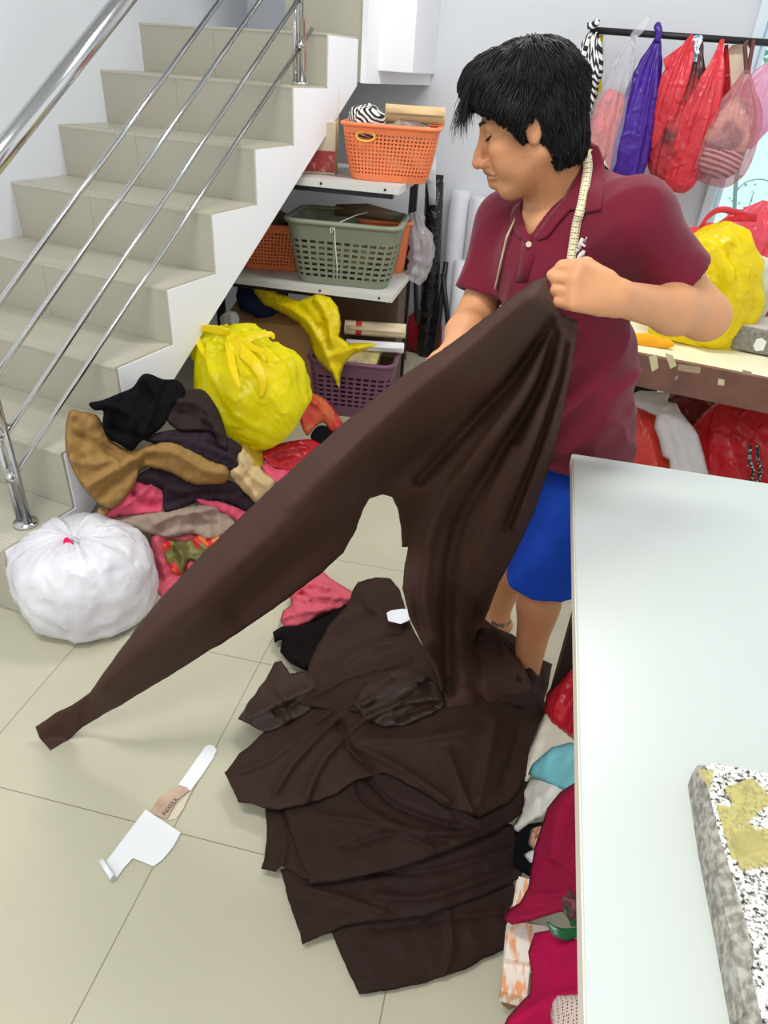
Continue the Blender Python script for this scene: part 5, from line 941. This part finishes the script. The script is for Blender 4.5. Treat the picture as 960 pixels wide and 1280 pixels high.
for q, w in ([(684, 1152), (694, 1164), (708, 1168), (726, 1163)], [1, 6, 7, 4]), ([(706, 1142), (716, 1138), (730, 1140)], [3, 12, 10]), ([(712, 1156), (722, 1152), (732, 1150)], [2, 6, 6]):
    A = catmull(np.array([AZ(a, b_, .33) for a, b_ in q]), 4); P = Pd(A[:, 0], A[:, 1], A[:, 2]); ww = np.interp(np.linspace(0, 1, len(P)), np.linspace(0, 1, len(w)), w) / sc(P)
    loft('leaf', P, np.stack([ww * .2, ww], 1), LG, lf, 10, up=nrm(P.mean(0) - CAMP))
A = [AZ(718, 1128, .34), AZ(728, 1130, .34)]; 
wad('dried_flower', 'dark mauve dried flower head above the green leaves', 'flower', Pd(np.array(722.), np.array(1130.), np.array(A[0][2])), (.016, .016, .014), mat('mauve', (120, 60, 70), rough=.8, rgb2=(60, 40, 40), vscale=60), noise=.006, nscale=50)
o = under('mesh_cloth', 'pale perforated mesh cloth at the bottom edge under the table', 'cloth', [(690, 1244), (712, 1242), (750, 1245), (750, 1300), (694, 1300), (688, 1270)], mat('mesh_lace', (220, 196, 186), rough=.8), .075, (), rid=0, noise=.003, seed=10)
nt = o.data.materials[0].node_tree; v = nt.nodes.new('ShaderNodeTexVoronoi'); v.inputs['Scale'].default_value = 190; v.inputs['Randomness'].default_value = .15; r_ = nt.nodes.new('ShaderNodeValToRGB'); r_.color_ramp.elements[0].color = lin((84, 60, 56)); r_.color_ramp.elements[1].color = lin((224, 200, 190)); r_.color_ramp.elements[0].position = .3; r_.color_ramp.elements[1].position = .36
cc = nt.nodes.new('ShaderNodeTexCoord'); nt.links.new(cc.outputs['Object'], v.inputs['Vector']); nt.links.new(v.outputs['Distance'], r_.inputs[0]); nt.links.new(r_.outputs[0], nt.nodes['Principled BSDF'].inputs[0])

# ================================================================== the man
from mathutils.bvhtree import BVHTree
man = thing('person', 'man in maroon polo shirt and blue shorts bending over the brown fabric in his hands', 'person', Pz(650., 840.))
def J(px, py, y): return Py(float(px), float(py), y)
Lsh, Rsh = J(793, 277, 1.44), J(636, 284, 1.64); Lel, Lwr = J(882, 396, 1.47), J(768, 372, 1.25); Rel, Rwr = J(592, 402, 1.57), J(566, 446, 1.34)
mid = (Lsh + Rsh) / 2; pel = J(690, 592, 1.69); lat = nrm((Lsh - Rsh) * [1, 1, 0]); fro = np.array([lat[1], -lat[0], 0])   # fro: where the chest faces
nb = J(712, 238, 1.57)
Lhip, Rhip = pel + lat * .095, pel - lat * .095
Lkn, Lan = J(684, 690, 1.60), Pz(656., 850., .085); Rkn, Ran = J(650, 676, 1.80), Pz(621., 770., .10)
HC = J(660, 156, 1.50); _p, _y = math.radians(19), math.radians(5)
hf = nrm((-math.cos(_p) * math.cos(_y), -math.cos(_p) * math.sin(_y), -math.sin(_p))); hl = nrm(np.cross((0, 0, 1), hf)); hu = np.cross(hf, hl)
_rl = math.radians(4); hl, hu = hl * math.cos(_rl) + hu * math.sin(_rl), hu * math.cos(_rl) - hl * math.sin(_rl)
HR = np.stack([hf, hl, hu], 1); HS_ = .90
def hp_(f, l, u): return HC + HR @ (np.array([f, l, u]) * HS_)
def loc(V): return ((V - HC) @ HR) / HS_
def axis(segs):
    out = []
    for a, b, s in segs: out.append(np.arange(a, b, s))
    return np.concatenate(out)
S = SDF(axis([(-.32, -.22, .006), (-.22, .20, .0026), (.20, .56, .005)]), axis([(1.02, 1.12, .005), (1.12, 1.50, .0026), (1.50, 2.0, .006)]), axis([(0.0, .30, .005), (.30, 1.08, .009), (1.08, 1.24, .0028), (1.24, 1.36, .005), (1.36, 1.74, .0026)]))
k = .02
# trunk and limbs
S.cone(nb - ZZ * .10, pel + ZZ * .05, .108, .125, .03, flat=(fro, .60)); S.cone(Lsh, Rsh, .046, .044, .05); S.cone(nb + ZZ * .01, Lsh, .045, .045, .05); S.cone(nb + ZZ * .01, Rsh, .045, .045, .05)
S.cone(nb + fro * .055 - ZZ * .06, nb + fro * .06 - ZZ * .14, .055, .045, .04)
S.cone(Lhip, Lkn, .085, .058, .03); S.cone(Rhip, Rkn, .085, .058, .03)
for kn, an in ((Lkn, Lan), (Rkn, Ran)):
    S.cone(kn, kn * .62 + an * .38, .054, .056, .03); S.cone(kn * .62 + an * .38, an, .055, .036, .03)
    S.cone(kn * .75 + an * .25 - fro * .014, kn * .5 + an * .5 - fro * .01, .046, .040, .03)
    tof = nrm((fro * .8 + np.array([-.6, 0, 0])) * [1, 1, 0]); s_ = nrm(np.cross(tof, ZZ))
    S.cone(an - tof * .03 - ZZ * .045, an + tof * .06 - ZZ * .042, .034, .034, .03); S.cone(an + tof * .05 - ZZ * .05, an + tof * .15 - ZZ * .062, .036, .022, .02, flat=(s_, 1.25)); S.cone(an, an + tof * .07 - ZZ * .045, .034, .03, .03)
    for q in range(5): S.cone(an + tof * .145 + s_ * (.026 - .013 * q) - ZZ * .064, an + tof * (.185 - .006 * abs(q - 1)) + s_ * (.029 - .0145 * q) - ZZ * .068, .0115 if q else .014, .010, .008)
for sh_, el, wr in ((Lsh, Lel, Lwr), (Rsh, Rel, Rwr)):
    S.cone(sh_, el, .050, .041, .03); S.cone(el, el * .62 + wr * .38, .042, .041, .03); S.cone(el * .62 + wr * .38, wr, .041, .0285, .03)
def hand(wr, h, dors, side, thumb):
    """h: wrist to knuckles, dors: back of the hand, side: index towards little finger"""
    h = nrm(h); side = nrm(side - h * np.dot(side, h)); n_ = np.cross(h, side); n_ = n_ if np.dot(n_, dors) > 0 else -n_
    S.cone(wr, wr + h * .03, .028, .028, .02, flat=(n_, .85))
    for q, (o_, L_) in enumerate(((-.030, 1.0), (-.0105, 1.08), (.009, 1.02), (.027, .85))):
        K = wr + h * (.082 - .004 * abs(q - 1)) + side * o_; r = .0118 - .0009 * q
        S.cone(wr + h * .025 + side * o_ * .7, K, .017, .0125, .012)
        a = K + h * .020 * L_ - n_ * .026 * L_; b = a - h * .030 * L_ - n_ * .012; c = b - h * .012 + n_ * .018
        S.cone(K, a, r, r * .95, .004); S.cone(a, b, r * .95, r * .88, .003); S.cone(b, c, r * .86, r * .74, .003)
    t0 = wr + h * .022 - side * .026 - n_ * .008; t1 = t0 + h * .036 - side * .016 - n_ * .012; t2 = t1 + h * .032 + side * .010 - n_ * .010; t3 = t2 + h * .020 + side * .018 - n_ * .004
    S.cone(t0, t1, .0165, .0135, .012); S.cone(t1, t2, .013, .012, .004); S.cone(t2, t3, .012, .009, .003)
hd = nrm(Lwr - Lel); hand(Lwr, nrm(hd * .7 + np.array([-.8, -.05, .15])), np.array([-.1, -1, .45]), np.array([0, -.35, -1.0]), 1)
hd = nrm(Rwr - Rel); hand(Rwr, nrm(hd + np.array([-.2, -.2, -.1])), np.array([-.2, -.3, 1.0]), np.array([1.0, -.4, 0]), 1)
# neck and head
S.cone(nb - ZZ * .02, hp_(-.035, 0, -.045), .058, .056, .03); S.cone(nb + fro * .03, hp_(.0, 0, -.085), .046, .042, .03)
def he(c, r, k=.015, op='u', R=None): S.ell(hp_(*c), np.array(r) * HS_, HR if R is None else HR @ R, k, op)
def hc(a, b, ra, rb, k=.012, op='u'): S.cone(hp_(*a), hp_(*b), ra * HS_, rb * HS_, k, op)
he((-.006, 0, .040), (.092, .076, .084)); he((.028, 0, -.03), (.064, .062, .086), .03)
hc((-.012, .055, -.055), (.052, .022, -.104), .021, .019, .025); hc((-.012, -.055, -.055), (.052, -.022, -.104), .021, .019, .025); hc((.058, -.012, -.108), (.058, .012, -.108), .021, .021, .02)
for s in (-1, 1):
    hc((.083, .012 * s, .020), (.074, .046 * s, .016), .0115, .011, .014)           # brow ridge
    he((.058, .044 * s, -.030), (.026, .022, .020), .02)                                # cheekbone
    he((.055, .040 * s, -.062), (.022, .020, .024), .02)
    he((.094, .031 * s, .000), (.013, .017, .0115), .008, 's')                          # socket
    he((.0725, .0315 * s, .0005), (.0145, .0165, .0125), .003)                          # closed lid over the eye
    hc((.0845, .020 * s, -.0055), (.079, .045 * s, -.0035), .0022, .0018, .002)         # lower lid rim
    hc((.105, .0125 * s, -.047), (.094, .016 * s, -.046), .0092, .008, .006)           # nostril wing
    hc((.107, .006 * s, -.0565), (.104, .0075 * s, -.055), .003, .003, .002, 's')
    hc((.094, .022 * s, -.048), (.082, .034 * s, -.078), .0035, .003, .006, 's')       # fold beside the mouth
hc((.088, 0, .012), (.108, 0, -.028), .0085, .0105, .01); hc((.108, 0, -.028), (.115, 0, -.043), .0105, .0125, .006)
hc((.088, 0, -.056), (.089, 0, -.09), .014, .012, .014)
hc((.0955, -.010, -.0645), (.0985, 0, -.063), .0055, .0068, .004); hc((.0955, .010, -.0645), (.0985, 0, -.063), .0055, .0068, .004); hc((.085, -.023, -.0735), (.0955, -.010, -.0645), .004, .0055, .004); hc((.085, .023, -.0735), (.0955, .010, -.0645), .004, .0055, .004)
hc((.0905, -.012, -.078), (.0905, .012, -.078), .0072, .0072, .004); hc((.082, -.022, -.079), (.0925, -.012, -.078), .004, .006, .004); hc((.082, .022, -.079), (.0925, .012, -.078), .004, .006, .004)
for a, b in (((.082, -.0255, -.0775), (.098, -.010, -.0715)), ((.098, -.010, -.0715), (.1, .010, -.0715)), ((.1, .010, -.0715), (.082, .0255, -.0775))): hc(a, b, .0016, .0018, .002, 's')
for s in (-1, 1):
    A_ = np.array([[math.cos(.35), 0, -math.sin(.35)], [0, 1, 0], [math.sin(.35), 0, math.cos(.35)]])
    he((-.012, .080 * s, -.004), (.020, .009, .034), .006, 'u', A_); he((-.007, .088 * s, .000), (.011, .007, .020), .006, 's', A_); hc((-.004, .076 * s, -.026), (-.006, .080 * s, -.032), .009, .008, .006); hc((.006, .078 * s, -.004), (.004, .078 * s, -.012), .006, .006, .005)
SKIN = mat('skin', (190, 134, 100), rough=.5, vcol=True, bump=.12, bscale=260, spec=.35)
_b = SKIN.node_tree.nodes['Principled BSDF']; _b.inputs['Subsurface Weight'].default_value = .12; _b.inputs['Subsurface Radius'].default_value = (.012, .005, .003); _b.inputs['Subsurface Scale'].default_value = .6
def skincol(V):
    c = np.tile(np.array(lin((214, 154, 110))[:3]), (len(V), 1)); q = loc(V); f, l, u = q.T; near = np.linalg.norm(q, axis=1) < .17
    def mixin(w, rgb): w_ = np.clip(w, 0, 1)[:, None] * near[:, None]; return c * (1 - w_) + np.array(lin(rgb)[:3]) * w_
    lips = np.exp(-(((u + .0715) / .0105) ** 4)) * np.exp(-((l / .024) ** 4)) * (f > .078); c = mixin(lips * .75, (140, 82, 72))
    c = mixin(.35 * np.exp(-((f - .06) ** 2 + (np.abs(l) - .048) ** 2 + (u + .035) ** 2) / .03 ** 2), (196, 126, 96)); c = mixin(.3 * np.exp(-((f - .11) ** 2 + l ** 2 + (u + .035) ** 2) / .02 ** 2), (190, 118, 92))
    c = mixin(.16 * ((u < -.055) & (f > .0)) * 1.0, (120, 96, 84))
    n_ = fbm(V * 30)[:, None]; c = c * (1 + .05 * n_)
    c[near] = c[near] * np.array([.90, .87, .84]); leg = V[:, 2] < .7; c[leg] = c[leg] * np.array([.80, .74, .70]); return c  # head colour darkened, weaker light on the face put into the skin tone
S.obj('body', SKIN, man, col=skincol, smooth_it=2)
# eyes: dark lash lines and eyebrows
HAIR = mat('black_hair', (26, 25, 26), rough=.55, spec=.22, var=.25, vscale=40)
for s in (1, -1):
    MB().tube([hp_(.0862, .018 * s, -.0045), hp_(.0885, .031 * s, -.0066), hp_(.0845, .042 * s, -.0045), hp_(.0775, .050 * s, -.0005)], [.0014, .0022, .0024, .0014], 6).build('eyelash', HAIR, man, True)
    MB().tube([hp_(.0935, .010 * s, .021), hp_(.0925, .022 * s, .026), hp_(.085, .038 * s, .026), hp_(.0745, .052 * s, .018)], [(.0022, .0045), (.0026, .0055), (.0022, .005), (.001, .002)], 8).build('eyebrow', HAIR, man, True)
# hair
lo, hi = HC - .22, HC + .22
Hh = SDF(np.arange(lo[0], hi[0], .003), np.arange(lo[1], hi[1], .003), np.arange(lo[2], hi[2], .003))
def ge(c, r, k=.015, op='u'): Hh.ell(hp_(*c), np.array(r) * HS_, HR, k, op)
ge((-.010, 0, .060), (.108, .092, .088)); ge((-.050, 0, .0), (.060, .084, .088), .04); ge((.058, .0, .094), (.060, .068, .042), .03); ge((-.066, 0, -.06), (.036, .064, .035), .03)
for s in (-1, 1):
    Hh.cone(hp_(.062, .064 * s, .060), hp_(.022, .082 * s, .022), .022, .018, .015); Hh.cone(hp_(.018, .082 * s, .025), hp_(.010, .081 * s, -.022), .013, .006, .012)
    ge((.002, .1 * s, -.022), (.020, .035, .034), .008, 's'); ge((-.012, .094 * s, -.01), (.013, .02, .024), .006, 's')
ge((.10, 0, -.028), (.074, .13, .084), .012, 's'); ge((.04, 0, -.09), (.075, .12, .075), .012, 's')
def hairwarp(P):
    q = loc(P); r = np.linalg.norm(q * [1, 1.2, 1], axis=1) + 1e-6; ang = np.arctan2(q[:, 1], q[:, 2] - .05); a2 = np.arctan2(q[:, 0], q[:, 2])
    w = np.stack([q[:, 0] * 14 + 2 * perlin(q * 12), q[:, 1] * 60 + q[:, 0] * 25, q[:, 2] * 12 + q[:, 1] * 20], 1)
    return -.0045 * ridged(w, 2) - .004 * fbm(q * 24)
Hh.warp(hairwarp)
hair = Hh.obj('hair', HAIR, man, smooth_it=1)
# loose strands: fringe over the forehead, crown and nape
hb = MB(); r_ = np.random.default_rng(11)
def strand(pts, r): 
    A = catmull(np.array([hp_(*p) for p in pts]), 3); n_ = len(A); hb.tube(A, [r * (1 - .85 * (i / (n_ - 1)) ** 2) for i in range(n_)], 3, cap=False)
for i in range(420):      # fringe, swept forwards and down
    l = r_.uniform(-.062, .066); a = r_.uniform(0, 1); f0 = .070 + .02 * a; u0 = .112 - .03 * a + r_.normal(0, .006)
    ln = r_.uniform(.5, 1.1); j = r_.normal(0, .007, 3)
    strand([(f0 - .03, l * .95, u0 + .012), (f0 + .012, l, u0 + .004), (f0 + .040 * ln + j[0], l * 1.05 + j[1], u0 - .028 * ln), (f0 + .052 * ln + j[0] * 1.6, l * 1.1 + j[1] * 2, u0 - .066 * ln + j[2])], r_.uniform(.0006, .0013))
HV, HF = Hh.mesh(); hbv = BVHTree.FromPolygons([tuple(v) for v in HV], [tuple(map(int, f)) for f in HF])
Q = loc(HV); ok = np.where((Q[:, 2] > -.085) & (Q[:, 1] > -.06) & (np.linalg.norm(Q, axis=1) > .07))[0]
for i in r_.choice(ok, 3000, False):      # strands lying along the hair, falling from the crown
    p = HV[i]; pts = [p]; stp = r_.uniform(.008, .015); jit_ = r_.normal(0, .25, 3)
    for k_ in range(4):
        q = loc(pts[-1]); crown = np.array([-.045, .01, .15]); d = HR @ ((q - crown) * [1, 1, .6] + np.array([.02 if q[0] > .0 else -.01, 0, -.06])); d = nrm(nrm(d) + jit_ * .35)
        c, n_, _i, _d = hbv.find_nearest(Vector(pts[-1] + d * stp)); c = np.array(c); n_ = np.array(n_); n_ = n_ if np.dot(n_, c - HC) > 0 else -n_
        pts.append(c + n_ * (.0012 + .0014 * k_ * (1 if r_.random() < .5 else .3)))
    A = np.array(pts); rr = r_.uniform(.0009, .0019); hb.tube(A, [rr * .5, rr, rr, rr * .8, rr * .15], 3, cap=False)
for i in range(160):      # nape
    l0 = r_.uniform(-.075, .078); f0 = -.092 + abs(l0) * .6; j = r_.normal(0, .005, 3); strand([(f0, l0, -.02), (f0 - .004, l0, -.05), (f0 + .004 + j[0], l0 + j[1], -.085), (f0 + .012 + j[0], l0 + j[1], -.100 + j[2])], r_.uniform(.0007, .0013))
o = hb.build('loose_strands', HAIR, hair, True); o['kind'] = 'stuff'

# polo shirt
MAR = fabric('maroon_pique', (112, 24, 46), rough=.85, var=.05, bump=.35, bscale=520, sheen=.15, spec=.2)
lo = np.minimum.reduce([Lsh, Rsh, pel, Lel]) - [.16, .16, .1]; hi = np.maximum.reduce([Lsh, Rsh, pel, Lel]) + [.12, .2, .14]
T = SDF(np.arange(lo[0], hi[0], .0048), np.arange(lo[1], hi[1], .0048), np.arange(.66, hi[2], .0048))
chest = mid - ZZ * .10 + fro * .01; waist = J(706, 470, 1.60); hem = J(693, 600, 1.67); hemz = J(715, 586, 1.54)[2]; hem = hem * [1, 1, 0] + ZZ * hemz
T.cone(chest, waist, .150, .162, .03, flat=(fro, .70)); T.cone(waist, hem, .162, .170, .03, flat=(fro, .78)); T.cone(hem, hem - ZZ * .1, .170, .172, .02, flat=(fro, .78))
T.cone(nb - ZZ * .01 + lat * .04, Lsh, .050, .058, .05); T.cone(nb - ZZ * .01 - lat * .04, Rsh, .056, .060, .05); T.cone(Lsh, Rsh, .060, .058, .05); T.cone(nb - fro * .03 - ZZ * .02, chest - fro * .03, .075, .11, .05)
def sleeve(sh_, el, t, ra, rb):
    e = sh_ * (1 - t) + el * t; d = nrm(el - sh_); T.cone(sh_, e, ra, rb, .035); return e, d
SLV = [(Lsh, *sleeve(Lsh, Lel, .60, .062, .064)), (Rsh, *sleeve(Rsh, Rel, .72, .062, .064))]
def wr(P):
    d1 = nrm(lat * .55 + ZZ * .9 - fro * .2); d2 = nrm(lat * -.4 + ZZ * .85); z = P[:, 2]
    a = np.stack([P @ d1 * 5, P @ nrm(np.cross(d1, fro)) * 16, P @ fro * 8], 1); b = np.stack([P @ d2 * 4, P @ nrm(np.cross(d2, fro)) * 13, P @ fro * 6], 1)
    lowf = np.clip((1.36 - z) / .3, .35, 1)
    return -(.013 * ridged(a, 1) + .008 * fbm(b, 2)) * lowf
T.warp(wr)
for sh_, e, d in SLV:                                             # open sleeve ends
    sl, P = T._blk(e - .13, e + .13, .02); q = P - e; along_ = q @ d; rad_ = np.linalg.norm(q - along_[..., None] * d, axis=-1); T.Fd[sl] = np.where((rad_ < .105) & (along_ > 0), np.maximum(T.Fd[sl], along_), T.Fd[sl]).astype(np.float32)
    T.cone(e - d * .03, e + d * .06, .052, .058, .002, 's')
T.half(hem - ZZ * .004, -ZZ + fro * .03)
T.cone(hem - ZZ * .05, hem + ZZ * .02, .150, .150, .002, 's', flat=(fro, .76))
# open neck: ring round the neck and the V down to the button
PV, PF = T.mesh(); bvh = BVHTree.FromPolygons([tuple(v) for v in PV], [tuple(map(int, f)) for f in PF])
def on_shirt(px, py, off=.004):
    d = nrm(ray(float(px), float(py))); h = bvh.ray_cast(Vector(CAMP), Vector(d), 5.0)
    if h[0] is None: return J(px, py, 1.5)
    return np.array(h[0]) + np.array(h[1]) * off
Vb = on_shirt(656, 297, 0)
T.cone(nb + ZZ * .08 - fro * .012, nb - ZZ * .0 + fro * .0, .072, .058, .004, 's'); T.cone(nb + fro * .055 + ZZ * .01, Vb + fro * .005, .040, .006, .004, 's')
T.cone(on_shirt(668, 262, 0), Vb, .024, .006, .004, 's')
SV, SF = T.mesh()
shirt = mesh('polo_shirt', SV, SF, MAR, man); _k = shirt.modifiers.new('sm', 'SMOOTH'); _k.factor = .5; _k.iterations = 2
# collar: a fold running round the back of the neck to the two front points
def collar(sgn):
    L_ = lat * sgn
    Tp = [nb - fro * .062 + ZZ * .050, nb - fro * .040 + L_ * .050 + ZZ * .044, nb + L_ * .066 - fro * .004 + ZZ * .018, nb + L_ * .066 + fro * .03 - ZZ * .01]
    Bt = [Tp[0] - fro * .026 - ZZ * .048, Tp[1] - fro * .014 + L_ * .022 - ZZ * .046, Tp[2] + L_ * .030 - ZZ * .040, Tp[3] + L_ * .03 - ZZ * .03]
    A, B = catmull(np.array(Tp), 6), catmull(np.array(Bt), 6); k_ = len(A); V = [A + (nb - A) * .10 - ZZ * .035]
    for u in (0, .12, .4, .7, 1): V.append(A * (1 - u) + B * u + (nrm(L_ - fro * .3) * .006 * math.sin(math.pi * min(1, u * 1.3)))[None])
    n_ = len(V); V = np.concatenate(V); F_ = [(i * k_ + j, i * k_ + j + 1, (i + 1) * k_ + j + 1, (i + 1) * k_ + j) for i in range(n_ - 1) for j in range(k_ - 1)]
    o = mesh('collar', V, F_, MAR, shirt); solid(o, .0035, 0); return o
def shirt_anchor(pts, tow):
    out = []
    for x, y in pts: p = on_shirt(x, y, 0); out.append((x, y, float((p - CAMP) @ M[:, 2]) - tow))
    return out
cs = asurf(shirt_anchor([(750, 200), (755, 225), (750, 262), (730, 266), (712, 262), (700, 275), (682, 297), (745, 240)], .007) + [AY(728, 184, nb[1] - .065), AY(722, 220, nb[1] - .09)])
relief('collar_leaf', [(727, 181), (738, 178), (748, 182), (755, 200), (757, 228), (751, 262), (732, 266), (713, 262), (700, 276), (684, 296), (672, 301), (668, 296), (684, 272), (704, 248), (718, 222), (726, 198)], cs, MAR, shirt, step=3, thick=.003, edge=4, edrop=.002)
cs2 = asurf(shirt_anchor([(645, 262), (640, 275), (648, 294), (656, 300), (652, 280)], .006))
relief('collar_leaf', [(642, 258), (652, 250), (651, 264), (656, 284), (664, 300), (659, 304), (648, 297), (640, 282), (638, 268)], cs2, MAR, shirt, step=3, thick=.003, edge=4, edrop=.002)
collar(1); collar(-1)
P = [on_shirt(x, y, .0015) for x, y in ((653, 300), (668, 300), (667, 325), (660, 352), (645, 352), (651, 326))]
solid(mesh('placket', P, [(0, 1, 2, 5), (5, 2, 3, 4)], MAR, shirt), .003, 0)
bp_ = on_shirt(662, 306, .004); vd = nrm(CAMP - bp_); b = MB(); b.tube([bp_ - vd * .002, bp_ + vd * .002], .0058, 14); b.build('button', mat('button_cream', (226, 206, 170), rough=.3), shirt)
LOGO = mat('emblem_thread', (222, 214, 216), rough=.7)
lg = MB()
for pts, r in (([(727, 298), (724, 304), (722, 311)], .0045), ([(722, 311), (718, 315)], .0035), ([(724, 304), (730, 308)], .0028), ([(726, 316), (722, 321), (720, 327)], .0048), ([(728, 313), (726, 320)], .004), ([(720, 327), (719, 331)], .002), ([(725, 322), (726, 329)], .0018), ([(729, 303), (732, 296)], .0012)):
    lg.tube([on_shirt(x + 2, y, .001) for x, y in pts], r * .9, 8)
lg.build('emblem', LOGO, shirt, True)

# blue shorts
BLU = fabric('blue_cotton', (28, 68, 172), rough=.85, var=.06)
lo = np.minimum.reduce([pel, Lkn, Rkn]) - .24; hi = np.maximum.reduce([pel, Lkn, Rkn]) + .24
G = SDF(np.arange(lo[0], hi[0], .006), np.arange(lo[1], hi[1], .006), np.arange(.24, .95, .006))
G.cone(pel + ZZ * .04, pel - ZZ * .06, .150, .150, .03, flat=(fro, .78))
for hp2, kn, an in ((Lhip, Lkn, Lan), (Rhip, Rkn, Ran)):
    e = kn * .55 + an * .45; G.cone(hp2, kn, .112, .098, .03); G.cone(kn, e, .098, .092, .02)
G.warp(lambda P: -(.006 * ridged(P * np.array([9, 9, 5]) + 2, 2) + .006 * fbm(P * np.array([12, 12, 6]))))
shz = J(682, 742, 1.53)[2]
for kn, an in ((Lkn, Lan), (Rkn, Ran)): e = kn * .45 + an * .55; G.cone(kn * .8 + an * .2, e, .084, .086, .002, 's')
G.half((0, 0, shz), (0, 0, -1)); 
G.cone(pel + ZZ * .10, pel + ZZ * .03, .13, .13, .003, 's', flat=(fro, .78)); G.half((0, 0, hemz + .06), (0, 0, 1))
G.obj('shorts', BLU, man, smooth_it=2)

# sandals
SAND = mat('sandal_leather', (92, 70, 58), rough=.6, rgb2=(176, 158, 142), vscale=70, thr=(.5, .6)); SOLE = mat('sandal_sole', (46, 40, 38), rough=.8)
for an in (Lan, Ran):
    tof = nrm((fro * .8 + np.array([-.6, 0, 0])) * [1, 1, 0]); s_ = nrm(np.cross(tof, ZZ)); base = an * [1, 1, 0]
    O2 = [(-.06, .0), (-.05, .028), (0, .033), (.06, .036), (.13, .044), (.18, .036), (.205, .0), (.18, -.038), (.13, -.046), (.06, -.038), (0, -.034), (-.05, -.028)]
    O2 = catmull(np.array(O2), 4, True); Q = [base + tof * a + s_ * b_ for a, b_ in O2]
    sd = thing('sandal', '', '', base) if False else None
    so = MB(); so.prism([q + ZZ * .002 for q in Q], ZZ * .014); o = so.build('sandal', SOLE, man, bev=.003)
    for a_, zz, w in ((-.012, .035, .040), (.012, .055, .042)):
        th = np.linspace(-.15, math.pi + .15, 16); P = [an * [1, 1, 0] + tof * (a_ + .03 * math.sin(t) * (zz > .05)) + s_ * (w * math.cos(t)) + ZZ * (.014 + (zz + .02) * max(0, math.sin(t))) for t in th]
        loft('strap', P, [(.0025, .009)] * 16, SAND, o, 8, up=nrm(np.array(P[8]) - an * [1, 1, 0]))
    th = np.linspace(0, 2 * math.pi, 24); P = [an + s_ * .043 * math.cos(t) + tof * .047 * math.sin(t) + ZZ * (-.004 + .012 * math.sin(t)) for t in th]; loft('ankle_strap', P, [(.008, .003)] * 24, SAND, o, 8, cap=False, up=(0, 0, 1))
    th = np.linspace(0, math.pi, 14); P = [base + tof * .10 + s_ * .046 * math.cos(t) + ZZ * (.012 + .045 * math.sin(t)) for t in th]; loft('strap', P, [(.0025, .014)] * 14, SAND, o, 8, up=(0, 0, 1))

# tape measure round the neck
def on_leaf(px, py): P, _ = cs(np.array([float(px)]), np.array([float(py)])); return P[0] + nrm(CAMP - P[0]) * .006
near = [on_leaf(x, y) for x, y in ((736, 192), (735, 210), (732, 230), (728, 252), (724, 268))] + [on_shirt(x, y, .006) for x, y in ((723, 280), (718, 305), (713, 328), (710, 346))]
ringp = [nb - fro * .058 + ZZ * .050, nb - fro * .040 + lat * .046 + ZZ * .052]
far = [on_shirt(x, y, .005) for x, y in ((641, 288), (634, 310), (628, 335), (622, 362))]
ringf = [nb - fro * .058 - lat * .05 + ZZ * .045, nb - lat * .075 + fro * .01 + ZZ * .014]
path = catmull(np.array(near[::-1] + ringp[::-1] + ringf + far), 5)
tan = np.gradient(path, axis=0); tan /= np.linalg.norm(tan, axis=1, keepdims=True)
sides = []
for p, t_ in zip(path, tan):
    n_ = CAMP - p if np.dot(p - nb, fro) > .0 else (p - nb) ; sides.append(nrm(np.cross(t_, n_)) if np.dot(p - nb, lat) > -.03 else nrm(nrm(np.cross(t_, n_)) * .35 + nrm(n_) * .9))
tm = thing('tape_measure', 'cream tape measure hanging round the man\'s neck down his chest', 'tape measure', path[0])
TAPM = mat('tape_cream', (236, 226, 186), rough=.45); ribbon('tape', path, .0165, np.array(sides), TAPM, tm, .0009)
mk = MB(); tot = np.r_[0, np.cumsum(np.linalg.norm(np.diff(path, axis=0), axis=1))]
for q in np.arange(.004, tot[-1] * .45, .005):
    p = np.array([np.interp(q, tot, path[:, k_]) for k_ in range(3)]); i = int(np.clip(np.searchsorted(tot, q), 0, len(path) - 1)); n_ = nrm(np.cross(sides[i], tan[i])); n_ = n_ if np.dot(n_, CAMP - p) > 0 else -n_
    big = int(round(q / .005)) % 2 == 0; c = p + n_ * .0008; a = sides[i] * (.0078 if not big else .0078); L_ = .003 if not big else .0045
    for sgn in (1, -1):
        e0 = c + a * sgn; e1 = c + a * sgn - sides[i] * sgn * L_; w = tan[i] * .0006; mk.add([e0 - w, e0 + w, e1 + w, e1 - w], [(0, 1, 2, 3)])
    if big: w = tan[i] * .0016; u = sides[i] * .0016; mk.add([c - w - u, c - w * .2 + u, c + w + u * .3, c + w * .4 - u], [(0, 1, 2, 3)])
mk.build('markings', mat('tape_ink', (92, 84, 70)), tm)
